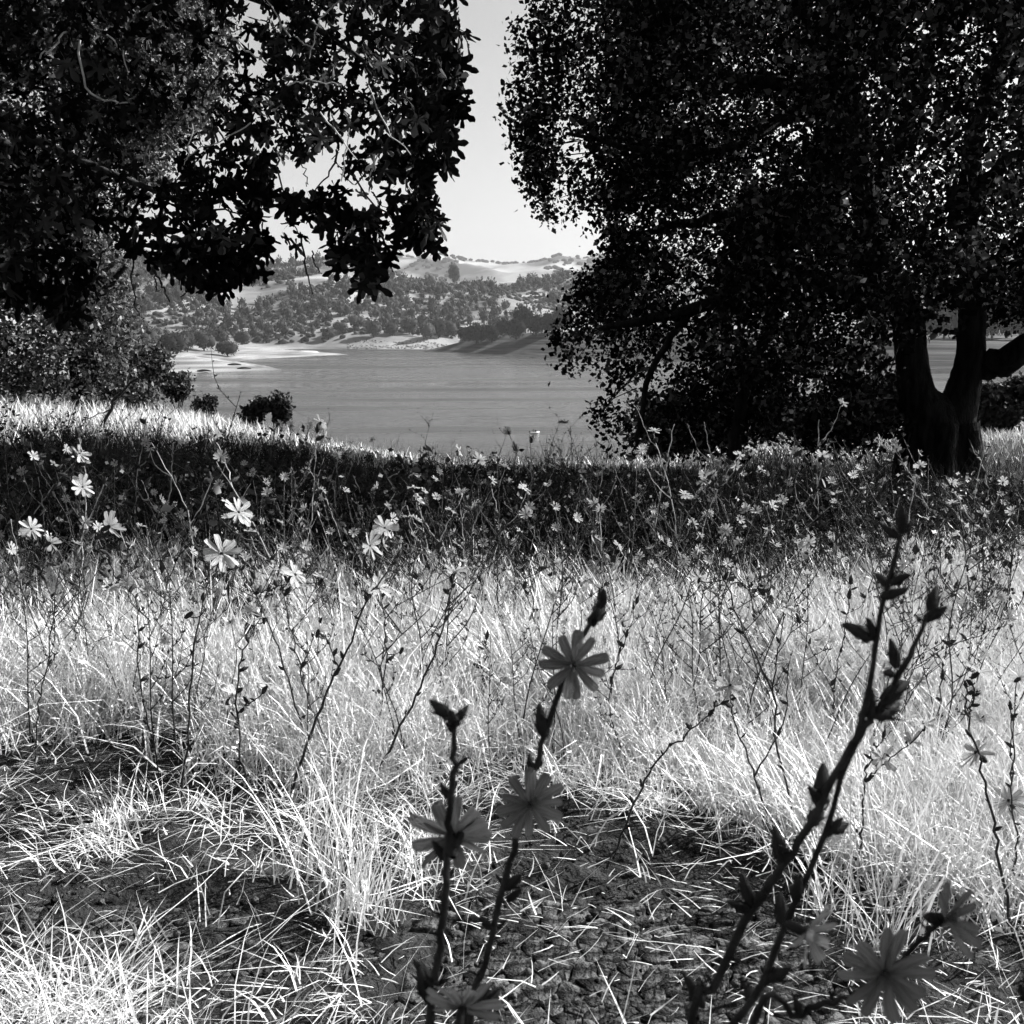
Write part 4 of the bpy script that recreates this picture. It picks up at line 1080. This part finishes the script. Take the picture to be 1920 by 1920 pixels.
#@@END_FIELD
# ---------------------------------------------------------------- chicory
def petal_mesh(seed, mat='petal'):
    r_ = np.random.default_rng(seed)
    L_ = [.05, .28, .58, .84, .95]; W_ = [.035, .095, .15, .15, .115]; V = []
    bend = r_.uniform(-.22, .26); tw = r_.uniform(-.3, .3)
    for l, w in zip(L_, W_):
        z = .16 * l + bend * l * l
        V += [[-w, l, z + .05 * l + tw * l * w * 3], [0, l, z], [w, l, z + .05 * l - tw * l * w * 3]]
    F4 = [[3 * i + j, 3 * i + j + 1, 3 * i + 4 + j, 3 * i + 3 + j] for i in range(4) for j in range(2)]
    e = len(V); zt = .16 + bend; teeth = []
    for k, xx in enumerate((-.09, -.045, 0, .045, .09)): V.append([xx, 1.0 - .015 * abs(k - 2), zt])
    F3 = [[12, 13, e], [12, e, e + 1]][:1] + [[12, 13, e + 1], [13, 14, e + 3], [13, 14, e + 4], [13, e + 1, e + 2], [13, e + 2, e + 3]]
    me = mesh_np('petal', np.array(V), [np.array(F4), np.array(F3)], np.clip(.35 + .5 * np.array(V)[:, 1] + r_.normal(0, .1), 0, 1), smooth=True); me.materials.append(M[mat]); return me
PETALS = [petal_mesh(500 + k) for k in range(6)]
PETALS_SUNLIT = [petal_mesh(500 + k, 'petal_sunlit') for k in range(6)]

def involucre_mesh():
    g = Geo(); P = np.array([[0, 0, -.62], [0, 0, -.5], [0, 0, -.25], [0, 0, -.02], [0, 0, .06]]); V, F = tube(P, [.07, .13, .15, .12, .05], 8); g.add(V, F)
    for k in range(8):
        a = k * PI / 4; c, s = math.cos(a), math.sin(a); o_ = .17 if k % 2 else .24
        g.add([[.13 * c - .05 * s, .13 * s + .05 * c, -.45], [.13 * c + .05 * s, .13 * s - .05 * c, -.45], [o_ * c, o_ * s, .04 if k % 2 else -.12]], [[0, 1, 2]])
    return g.mesh('flower', True)
INV = involucre_mesh(); INV.materials.append(M['involucre'])
def stamen_mesh():
    g = Geo(); r_ = np.random.default_rng(4)
    for k in range(11):
        a = k * 2.4; q = .03 + .10 * r_.random(); P = np.array([[q * .4 * math.cos(a), q * .4 * math.sin(a), .02], [q * math.cos(a), q * math.sin(a), .2], [q * 1.7 * math.cos(a), q * 1.7 * math.sin(a), .30 + .06 * r_.random()]])
        V, F = tube(P, [.014, .018, .006], 4); g.add(V, F)
    return g.mesh('stamens')
STA = stamen_mesh(); STA.materials.append(M['anther'])

def bud_mesh(seed):
    r_ = np.random.default_rng(seed); g = Geo(); P = np.array([[0, 0, 0], [0, .2, 0], [.02, .5, .02], [.02, .85, .02], [0, 1, 0]]); V, F = tube(P, [.05, .17, .19, .11, .04], 7, .15); g.add(V, F)
    for k in range(9):
        a = k * 2.4; c, s = math.cos(a), math.sin(a); y0 = r_.uniform(0, .35); L_ = r_.uniform(.35, .65); o_ = r_.uniform(.22, .42)
        g.add([[.13 * c - .07 * s, y0, .13 * s + .07 * c], [.13 * c + .07 * s, y0, .13 * s - .07 * c], [o_ * c, y0 + L_, o_ * s], [.2 * c, y0 + L_ * .4, .2 * s]], [[0, 1, 3], [0, 3, 2], [1, 2, 3]])
    return g.mesh('bud', True)
BUDS = []
for k in range(4):
    me = bud_mesh(600 + k); me.materials.append(M['involucre']); BUDS.append(me)
def bract_mesh():
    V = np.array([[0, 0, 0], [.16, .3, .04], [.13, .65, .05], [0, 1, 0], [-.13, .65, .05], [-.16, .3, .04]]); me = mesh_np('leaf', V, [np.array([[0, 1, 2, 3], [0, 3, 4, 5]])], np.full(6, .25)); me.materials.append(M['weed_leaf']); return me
BRACT = bract_mesh()

def basis(o, loc, zaxis, scale, roll=0.0, axis='Z'):
    z = Vector([float(c) for c in zaxis]).normalized(); q = z.to_track_quat(axis, 'X' if axis == 'Y' else 'Y')
    o.matrix_basis = Matrix.Translation(Vector([float(c) for c in loc])) @ q.to_matrix().to_4x4() @ Matrix.Rotation(roll, 4, axis) @ Matrix.Scale(float(scale), 4)

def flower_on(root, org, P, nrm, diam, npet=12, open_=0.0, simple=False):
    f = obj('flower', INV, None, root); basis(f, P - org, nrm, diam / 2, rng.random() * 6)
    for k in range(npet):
        p = obj('petal', (PETALS_SUNLIT if simple else PETALS)[rng.integers(6)], None, f)
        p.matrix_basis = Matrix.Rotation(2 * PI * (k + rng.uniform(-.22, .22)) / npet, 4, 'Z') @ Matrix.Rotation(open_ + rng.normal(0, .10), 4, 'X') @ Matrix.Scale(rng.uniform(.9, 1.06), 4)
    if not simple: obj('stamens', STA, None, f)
    return f

def bud_on(root, org, P, d, size):
    b = obj('bud', BUDS[rng.integers(4)], None, root); basis(b, P - org, d, size, rng.random() * 6, 'Y'); return b
def leaf_on(root, org, P, d, size):
    b = obj('leaf', BRACT, None, root); basis(b, P - org, d, size, rng.random() * 6, 'Y'); return b

def stem_on(root, org, P, r0, r1, seg=7, n=24, mat=None, name='stem', jit=0.0):
    C = catmull(P, n)
    if jit: C[1:-1] += rng.normal(size=(n - 2, 3)) * jit
    V, F = tube(C, [r0, r1], seg, .15); obj(name, mesh_np(name, V - org, [F], smooth=True), mat or M['stem'], root); return C

# --- the four plants right in front of the lens
def near_plant(label, Y, pts, widths, foot, branches=(), flowers=(), buds=(), dY=None):
    dY = dY if dY is not None else [0] * len(pts)
    P = np.array([at(p[0], p[1], Y + d) for p, d in zip(pts, dY)])
    fx, fy = foot; base = np.array([fx, fy, float(ground_z(fx, fy)) - .02])
    lo = P[0]; mid = base * .45 + lo * .55 + np.array([(lo[0] - base[0]) * .1, 0, 0])
    root = thing('chicory_plant', label, 'plant', base, 'dark chicory plants close to the lens')
    full = np.concatenate([[base], [mid], P]); w = [widths[0] * 1.15, widths[0]] + list(widths); n = 46
    C = catmull(full, n); C[2:-1] += rng.normal(size=(n - 3, 3)) * .0006; V, F = tube(C, np.array(w) * Y / FPX / 2, 9, .34)
    obj('stem', mesh_np('stem', V - base, [F], smooth=True), M['stem'], root)
    for bp, bw in branches:
        Q = np.array([at(p[0], p[1], Y + (p[2] if len(p) > 2 else 0)) for p in bp]); V, F = tube(catmull(Q, 22), np.array(bw) * Y / FPX / 2, 8, .34)
        obj('branch', mesh_np('branch', V - base, [F], smooth=True), M['stem'], root)
    for (px, py, d, size, nrm, npet, op) in flowers:
        Pf = at(px, py, Y + d); nn = np.array(nrm, float); nn /= np.linalg.norm(nn)
        flower_on(root, base, Pf, nn, size * (Y + d) / FPX, npet, op, size == 150)  # one partly sunlit bloom takes the lit petal colour
    for i in np.linspace(9, n - 3, 12).astype(int):        # leaf bracts at the nodes
        leaf_on(root, base, C[i], np.array([rng.normal(), rng.normal() * .5, .8]), rng.uniform(22, 44) * Y / FPX)
    for (px, py, dx, dy, size) in buds:
        Pb = at(px, py, Y); d = at(px + dx * 10, py + dy * 10, Y + rng.normal() * .002) - Pb
        bud_on(root, base, Pb, d, size * Y / FPX)
    return root

near_plant('dark chicory with drooping bloom below a leafy bud tip, left of centre', .50,
    [(805, 1960), (818, 1840), (833, 1680), (842, 1560), (850, 1440), (852, 1350)], [20, 18, 17, 15, 13, 10], (-.10, .52),
    flowers=[(848, 1568, .006, 176, (-.08, .93, .35), 13, -.1), (868, 1890, -.01, 170, (.12, .85, .5), 13, -.05)],
    buds=[(852, 1365, -.2, -1, 60), (852, 1355, .7, -.9, 48), (848, 1350, -1, -.9, 66), (842, 1500, -.5, -1, 40), (815, 1850, -1, -1.3, 70), (805, 1880, -.4, -1.5, 80), (845, 1465, .3, -1, 36), (880, 1900, 1.2, -1, 90), (845, 1600, .5, -1, 56), (838, 1615, -.7, -1, 50)])
near_plant('dark chicory with two full blooms on one slanting stem at centre', .62,
    [(880, 1960), (912, 1800), (945, 1660), (972, 1560), (1000, 1450), (1040, 1320), (1080, 1220), (1112, 1155), (1125, 1125)], [15, 14, 14, 13, 12, 12, 11, 10, 8], (-.02, .66),
    flowers=[(1075, 1248, -.006, 138, (.12, -.86, .25), 11, .0), (993, 1508, -.006, 140, (.1, -.88, .15), 12, .0)],
    buds=[(1118, 1165, .35, -1, 70), (1128, 1140, .1, -1, 46), (1115, 1175, -.3, -1, 36), (1020, 1385, -.15, -1, 70), (945, 1668, .9, -.8, 62), (950, 1690, .6, -.5, 44), (1000, 1455, -.2, -1, 42), (925, 1745, -.9, -1, 44), (985, 1520, .5, -1, 30)])
near_plant('tall dark chicory stem with buds slanting up at right', .50,
    [(1290, 1960), (1340, 1850), (1410, 1705), (1465, 1625), (1520, 1540), (1575, 1440), (1620, 1360), (1650, 1330), (1690, 1260), (1722, 1190), (1748, 1140)], [20, 19, 18, 18, 17, 16, 15, 13, 12, 10, 8], (.05, .55),
    branches=[([(1575, 1440), (1605, 1385), (1630, 1290), (1642, 1210), (1655, 1130), (1675, 1060), (1690, 990)], [17, 15, 13, 12, 11, 10, 8]),
              ([(1340, 1960), (1420, 1860), (1470, 1740), (1515, 1640), (1555, 1540), (1580, 1450), (1620, 1370)], [16, 16, 15, 14, 12, 11, 9])],
    flowers=[(1512, 1748, -.03, 150, (.72, -.62, -.05), 10, .15)],
    buds=[(1745, 1150, .25, -1, 66), (1735, 1165, 1, -.7, 50), (1690, 1000, 0, -1, 56), (1685, 1010, -1, -.8, 46), (1690, 1000, .9, -.9, 40), (1665, 1100, -.9, -.9, 50), (1668, 1095, .9, -.4, 50), (1650, 1120, .9, -.3, 56), (1638, 1200, -1.1, -.55, 72), (1640, 1195, -.4, -1, 44),
          (1640, 1345, 1, -.55, 90), (1650, 1320, .9, -.7, 84), (1630, 1350, .1, -1, 60), (1680, 1255, -.2, -1, 62), (1675, 1265, -.9, -.2, 46), (1535, 1520, .1, -1.0, 96), (1520, 1545, .5, -1, 80), (1540, 1500, -.6, -.7, 40), (1560, 1560, 1, -.5, 66), (1545, 1570, .9, -.9, 54), (1470, 1625, -.25, -1, 84), (1478, 1600, -.7, -.6, 44),
          (1410, 1700, -.3, -1, 70), (1405, 1705, -.9, -.3, 56), (1415, 1695, .6, -1, 46), (1470, 1740, -.1, -1, 80), (1490, 1690, .2, -1, 70), (1440, 1840, 1, -.6, 66), (1430, 1850, .6, -1, 50), (1410, 1880, -.4, -1, 66), (1320, 1890, -.6, -1, 76), (1310, 1910, -1, -.6, 60)])
near_plant('chicory with the largest shaded bloom facing the lens, bottom right corner', .42,
    [(1400, 1990), (1500, 1905), (1580, 1872), (1630, 1845), (1690, 1800), (1745, 1745), (1768, 1725)], [15, 14, 13, 12, 13, 12, 9], (.10, .46),
    flowers=[(1658, 1826, -.012, 196, (-.05, -.93, .18), 12, .0), (1775, 1722, 0, 160, (.62, -.6, .3), 11, .1)],
    buds=[(1755, 1735, -.5, -1, 44), (1500, 1905, -.3, -1, 54), (1930, 1880, -.4, -.8, 70)])

# --- plants standing in the sunlit grass: stem traced from foot to tip
def foot_depth(px, py):
    a, b = ray(px, py); Y = 2.0
    for _ in range(30): Y = (float(ground_z(a * Y, Y)) - EYE) / b * .5 + Y * .5
    return float(Y)

def field_plant(label, pts, flowers=(), side=(), w=5.0, group='chicory plants in the sunlit grass', mat=None, nb=10, Y=None, tipbud=True):
    Y = Y or foot_depth(*pts[0]); P = at(np.array([p[0] for p in pts]), np.array([p[1] for p in pts]), Y)
    P[1:, 1] += rng.normal(size=len(P) - 1) * .03
    org = P[0].copy(); org[2] = float(ground_z(org[0], org[1])); P[0] = org - [0, 0, .01]
    root = thing('chicory_plant', label, 'plant', org, group); k = Y / FPX
    C = stem_on(root, org, P, w * k / 2, w * k * .22, 6, 26, mat, jit=.0025)
    ends = [C]
    for q in side:
        Q = at(np.array([p[0] for p in q]), np.array([p[1] for p in q]), Y + rng.normal() * .03); i = np.argmin(((C - Q[0]) ** 2).sum(1)); Q[0] = C[i]
        ends.append(stem_on(root, org, Q, w * k * .36, w * k * .2, 5, 12, mat, 'branch', .002))
    for (px, py, size) in flowers:
        Pf = at(px, py, Y); allp = np.concatenate(ends); i = np.argmin(((allp - Pf) ** 2).sum(1)); d = allp[i]
        if np.linalg.norm(Pf - d) > .012:
            stem_on(root, org, np.array([d, (d + Pf) / 2 + [0, 0, -.004], Pf]), w * k * .28, w * k * .2, 5, 6, mat, 'branch')
        nrm = np.array([rng.normal(.35, .5), rng.normal(-.05, .6), rng.uniform(.25, 1)])
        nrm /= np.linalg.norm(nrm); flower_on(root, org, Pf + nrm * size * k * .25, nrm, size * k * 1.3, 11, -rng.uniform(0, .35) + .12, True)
    for C_ in ends:
        m = max(2, int(nb * len(C_) / 26))
        for t in np.linspace(.18, .97, m):
            i = int(t * (len(C_) - 1)); d = np.array([rng.normal(), rng.normal(), .9]); (bud_on if rng.random() < .6 else leaf_on)(root, org, C_[i], d, rng.uniform(11, 24) * k)
    if tipbud: bud_on(root, org, C[-1], C[-1] - C[-2], 20 * k)
    return root

field_plant('chicory with upright stem and large bright bloom, at left in the sunlit grass', [(338, 1510), (352, 1340), (372, 1190), (385, 1110), (398, 1060)], [(415, 1045, 60), (352, 1155, 48)])
field_plant('long chicory stem slanting right with blooms, left of centre in bright grass', [(540, 1490), (600, 1330), (640, 1240), (690, 1125), (742, 1050)], [(705, 1110, 44), (595, 1190, 40), (685, 1025, 46)], [[(640, 1240), (610, 1190)]], 6)
field_plant('slender chicory slanting right with single bloom on its tip, left of centre', [(690, 1470), (765, 1335), (812, 1230), (838, 1140), (848, 1092)], [(850, 1080, 38)], [], 5.5)
field_plant('chicory with two low blooms beside the straw fan', [(470, 1480), (455, 1390), (445, 1270), (472, 1195), (482, 1160)], [(430, 1315, 62), (495, 1295, 48), (495, 1165, 38)], [[(450, 1340), (480, 1310)], [(452, 1360), (432, 1330)]])
field_plant('thin chicory leaning left, first of the sunlit row at left', [(300, 1430), (262, 1270), (238, 1140), (195, 1080)], [(195, 992, 50)], [[(225, 1110), (190, 1000)]], 4)
field_plant('wispy chicory with many buds behind the large bright bloom', [(590, 1440), (530, 1250), (480, 1120), (440, 1040)], [(440, 966, 50), (545, 1085, 54), (600, 1092, 36)], [[(480, 1120), (545, 1090)], [(440, 1040), (438, 975)]], 4.5)
field_plant('bloomless budded chicory stem between the straw and the grass', [(650, 1450), (580, 1330), (545, 1200), (520, 1080)], [], [[(560, 1260), (600, 1160)]], 4)
field_plant('chicory with bloom on a thin arching twig, centre left', [(700, 1420), (715, 1300), (720, 1150), (690, 1060)], [(720, 996, 40), (752, 1222, 34)], [[(700, 1080), (722, 1005)]], 4)
field_plant('chicory slanting right to a single bloom, right of centre', [(1138, 1620), (1190, 1505), (1240, 1430), (1292, 1365), (1345, 1310)], [(1372, 1288, 46)], [], 5.5)
field_plant('very long chicory stem leaning left toward the oak shade', [(1500, 1580), (1465, 1420), (1440, 1290), (1398, 1190), (1345, 1060), (1288, 960)], [(1310, 1090, 30), (1285, 932, 24)], [[(1440, 1290), (1470, 1150)]], 5)
field_plant('twin-stemmed chicory leaning left, behind the tall dark stem', [(1450, 1570), (1420, 1460), (1388, 1370), (1372, 1300)], [], [[(1420, 1460), (1470, 1350), (1480, 1240)]], 5)
field_plant('chicory with three pale blooms behind the tall dark stem', [(1600, 1650), (1604, 1540), (1625, 1450), (1660, 1390)], [(1650, 1425, 48), (1702, 1392, 38), (1732, 1366, 38)], [[(1625, 1450), (1700, 1400)]], 5.5)
field_plant('right-edge chicory with large bright bloom on bent stem', [(1905, 1760), (1868, 1590), (1842, 1470), (1812, 1350), (1800, 1280)], [(1842, 1422, 70), (1826, 1268, 48)], [[(1812, 1350), (1828, 1280)]], 7)
field_plant('rightmost chicory with nodding blooms at the picture edge', [(1890, 1680), (1882, 1560), (1880, 1440), (1892, 1330)], [(1888, 1502, 56), (1906, 1276, 42)], [[(1880, 1440), (1904, 1290)]], 5)
field_plant('small chicory with seed heads in the bright grass at right', [(1570, 1420), (1572, 1300), (1585, 1180), (1600, 1100)], [(1470, 1140, 28), (1520, 1020, 24)], [[(1572, 1300), (1490, 1160)]], 3.5)
field_plant('budded chicory at the far right in bright grass', [(1760, 1430), (1750, 1300), (1765, 1200), (1800, 1110)], [(1890, 1165, 30)], [[(1765, 1200), (1880, 1175)]], 3.5)
field_plant('lone thin chicory in the brightest grass right of the centre bloom', [(1160, 1400), (1150, 1290), (1165, 1210), (1195, 1140)], [(1168, 1172, 26)], [], 3.2)
field_plant('thin chicory in bright grass near the left edge', [(60, 1440), (75, 1300), (90, 1160), (80, 1050)], [(56, 996, 38), (86, 1022, 38)], [[(82, 1080), (58, 1005)]], 3.6)
field_plant('short chicory twig left of the centre blooms', [(900, 1360), (905, 1280), (912, 1200)], [], [], 3)
field_plant('tall left chicory with two stacked blooms against the dark shade', [(140, 1250), (150, 1100), (148, 980), (155, 880), (150, 820)], [(150, 916, 38), (148, 856, 32)], [], 3.2, mat=M['twig'])
field_plant('tall chicory rising above the weeds to a bloom before the lake', [(560, 1190), (575, 1060), (590, 930), (598, 810)], [(598, 796, 26), (612, 822, 26)], [[(590, 930), (610, 850)]], 3, mat=M['twig'])

# --- plants where the sunlit grass meets the oak shade
ORD = 'first second third fourth fifth sixth seventh eighth ninth tenth eleventh twelfth thirteenth fourteenth fifteenth sixteenth seventeenth eighteenth nineteenth twentieth'.split()
spots = []
for k in range(60):
    px = (k + rng.uniform(.1, .9)) / 60 * 1960 - 20; Y = rng.uniform(3.3, 5.8); spots.append((px, Y))
for half, name in ((0, 'left'), (1, 'middle'), (2, 'right')):
    grp = [s for s in spots if int(np.clip(s[0] // 640, 0, 2)) == half][:20]
    for i, (px, Y) in enumerate(grp):
        a, b = ray(px, 1000); x = a * Y; z = float(ground_z(x, Y)); qx, qy = to_px(np.array([x, Y, z])); h = rng.uniform(.5, .82) * FPX / Y; ln = rng.normal(0, .22)
        pts = [(qx, qy), (qx + ln * h * .3 + rng.normal() * 6, qy - h * .35), (qx + ln * h * .6, qy - h * .68), (qx + ln * h * 1.1, qy - h)]
        nf = int(rng.integers(0, 4)); side = []; fl = []
        for f in range(max(nf, 1)):
            t = rng.uniform(.35, .95); sx = rng.choice([-1, 1]); L_ = rng.uniform(.1, .26) * h; bx, by = qx + ln * h * t * .95, qy - h * t
            e = (bx + sx * L_ * .6, by - L_); side.append([(bx, by), (bx + sx * L_ * .35, by - L_ * .4), e])
            if f < nf: fl.append((e[0], e[1], .036 * FPX / Y * rng.uniform(.85, 1.2)))
        if nf > 1: fl[-1] = (pts[-1][0], pts[-1][1], fl[-1][2])
        word = ['no open bloom', 'one open bloom', 'two open blooms', 'three open blooms'][nf]
        lw = 'leaning right' if ln > .12 else 'leaning left' if ln < -.12 else 'upright'
        field_plant(f'{lw} chicory with {word}, {ORD[i]} from left along {name} shade edge', pts, fl, side, rng.uniform(2.6, 3.6), 'chicory plants along the shade edge', M['twig'] if rng.random() < .65 else M['stem'], 7, Y, False)  # lighter stems carry sunlight in their colour


# --- slender chicory stalks scattered through the grass
def stalk(seed):
    r_ = np.random.default_rng(seed); g = Geo(); H_ = r_.uniform(.5, .75); a0 = r_.uniform(-.3, .3)
    main = np.array([[0, 0, -.02], [a0 * .2 + r_.normal() * .02, r_.normal() * .03, H_ * .33], [a0 * .5 + r_.normal() * .02, r_.normal() * .04, H_ * .68], [a0 * .8, r_.normal() * .05, H_]])
    paths = [(catmull(main, 12), .0030)]; tips = [paths[0][0][-1]]
    for k in range(r_.integers(3, 8)):
        t = r_.uniform(.2, .9); b = catmull(main, 20)[int(t * 19)]; sx = r_.choice([-1, 1]); L_ = r_.uniform(.08, .24)
        Q = catmull(np.array([b, b + [sx * L_ * .35, r_.normal() * .05, L_ * .4], b + [sx * L_ * .55, r_.normal() * .08, L_]]), 6); paths.append((Q, .0019)); tips.append(Q[-1])
    sv = np.array([[0, 0, 0], [.3, .45, 0], [0, .45, .3], [-.3, .45, 0], [0, .45, -.3], [0, 1, 0]]); sf = [np.array([[0, 2, 1], [0, 3, 2], [0, 4, 3], [0, 1, 4], [5, 1, 2], [5, 2, 3], [5, 3, 4], [5, 4, 1]])]
    for P, r in paths:
        V, F = tube(P, [r, r * .45], 4); g.add(V, F)
        m = 6 + len(P) // 2; i = r_.integers(1, len(P), m); D = r_.normal(size=(m, 3)); D[:, 2] = abs(D[:, 2]) + .3
        V, F, I = scatter(sv, sf, P[i] + r_.normal(size=(m, 3)) * .001, frames(D), np.column_stack([.5 * np.ones(m), np.ones(m), .5 * np.ones(m)]) * r_.uniform(.010, .024, (m, 1))); g.add(V, *F)
    return g, tips
def bloom_mesh(seed):
    r_ = np.random.default_rng(seed); g = Geo(); n = 11
    for k in range(n):
        a = 2 * PI * (k + r_.uniform(-.2, .2)) / n; L_ = r_.uniform(.85, 1.05); up = r_.uniform(.1, .5); w = .15; c, s_ = math.cos(a), math.sin(a)
        pts = np.array([[.05, 0, 0], [.5 * L_, -w, up * .4], [.52 * L_, 0, up * .34], [.5 * L_, w, up * .4], [L_, -w * .7, up], [L_ * 1.02, 0, up * .95], [L_, w * .7, up]])
        g.add(np.column_stack([pts[:, 0] * c - pts[:, 1] * s_, pts[:, 0] * s_ + pts[:, 1] * c, pts[:, 2]]), [[0, 1, 2], [0, 2, 3]], [[1, 4, 5, 2], [2, 5, 6, 3]], v=.35 + .55 * pts[:, 0])
    return g.mesh('flower', True)
BLOOMS = []
for k in range(5):
    me = bloom_mesh(700 + k); me.materials.append(M['petal_sunlit']); BLOOMS.append(me)
M['sunlit_stem'] = noise_mat('sunlit_stem', .05, .18, 60, rough=.6)  # lit copy of the stem, sunlight painted into its tone
PROTO = []
for k in range(10):
    g, tips = stalk(800 + k); a = g.mesh('chicory_stalk'); a.materials.append(M['stem']); b = g.mesh('chicory_stalk'); b.materials.append(M['sunlit_stem']); PROTO.append((a, b, tips))
ZONES = ['by the left edge', 'below the fig boughs', 'left of the centre blooms', 'behind the centre blooms', 'behind the tall dark stem', 'by the right edge']
STALKS = {}
for k in range(300):
    Y = 2.7 + 3.0 * rng.random() ** 1.1; px = rng.uniform(-10, 1930); a_, b_ = ray(px, 1000); x = float(a_ * Y)
    if .8 < px / 960 < 1.25 and Y < 3.4 and rng.random() < .6: continue
    dark, pale, tips = PROTO[k % 10]; sc = rng.uniform(.7, 1.1) * (.95 if Y > 4 else .85); nb = int(rng.integers(0, 4)); z = float(ground_z(x, Y))
    zone = ZONES[int(np.clip(px // 320, 0, 5))]; row = 'in bright grass' if Y < 4.1 else 'at the shade edge'; bl = ['bloomless', 'single-bloomed', 'two-bloomed', 'three-bloomed'][nb]
    o = obj('chicory_stalk', dark if Y < 4.1 or rng.random() < .25 else pale, None, label=f'{bl} chicory stalk {row} {zone}', category='plant', group=f'{bl} chicory stalks {row} {zone}')
    o.location = (x, Y, z); o.scale = (sc * rng.choice([-1, 1]), sc, sc); o.rotation_euler = (0, 0, rng.normal() * .5); STALKS.setdefault(o['label'], []).append((px, o))
    for i in rng.choice(len(tips), min(nb, len(tips)), replace=False):
        f = obj('flower', BLOOMS[rng.integers(5)], None, o); nrm = np.array([rng.normal(.2, .5), rng.normal(-.3, .5), rng.uniform(.2, .9)]); basis(f, tips[i], nrm, rng.uniform(.016, .023) / sc, rng.random() * 6)

for lab, rows in STALKS.items():
    for i, (px, o) in enumerate(sorted(rows, key=lambda r: r[0])):
        if 1 < len(rows) <= 20: o['label'] = f'{lab}, {ORD[i]} from left'

# tall dark stalks of the band standing up against the lake
TALL = {}
for k in range(46):
    Y = rng.uniform(7.2, 11.5); px = rng.uniform(20, 1130) if k % 4 else rng.uniform(1130, 1660); a_, b_ = ray(px, 880); x = float(a_ * Y); z = float(ground_z(x, Y))
    top = rng.uniform(775, 850) if px > 420 else rng.uniform(720, 800)
    if px > 1130: top = rng.uniform(850, 890)
    dark, pale, tips = PROTO[(k * 3) % 10]; hh = (EYE + float(ray(px, top)[1]) * Y - z); sc = max(.35, hh / float(tips[0][2]))
    zone = ['below the fig boughs', 'below the left shore', 'before the open lake', 'beside the oak crown', 'under the oak boughs', 'under the oak boughs'][int(np.clip(px // 320, 0, 5))]
    o = obj('chicory_stalk', dark, None, label=f'tall dark stalk above shaded weeds {zone}', category='plant', group=f'tall dark stalks {zone}')
    o.location = (x, Y, z); o.scale = (sc * rng.choice([-1, 1]), sc, sc); o.rotation_euler = (0, 0, rng.normal() * .6); TALL.setdefault(o['label'], []).append((px, o))
for lab, rows in TALL.items():
    for i, (px, o) in enumerate(sorted(rows, key=lambda r: r[0])):
        if 1 < len(rows) <= 20: o['label'] = f'{lab}, {ORD[i]} from left'
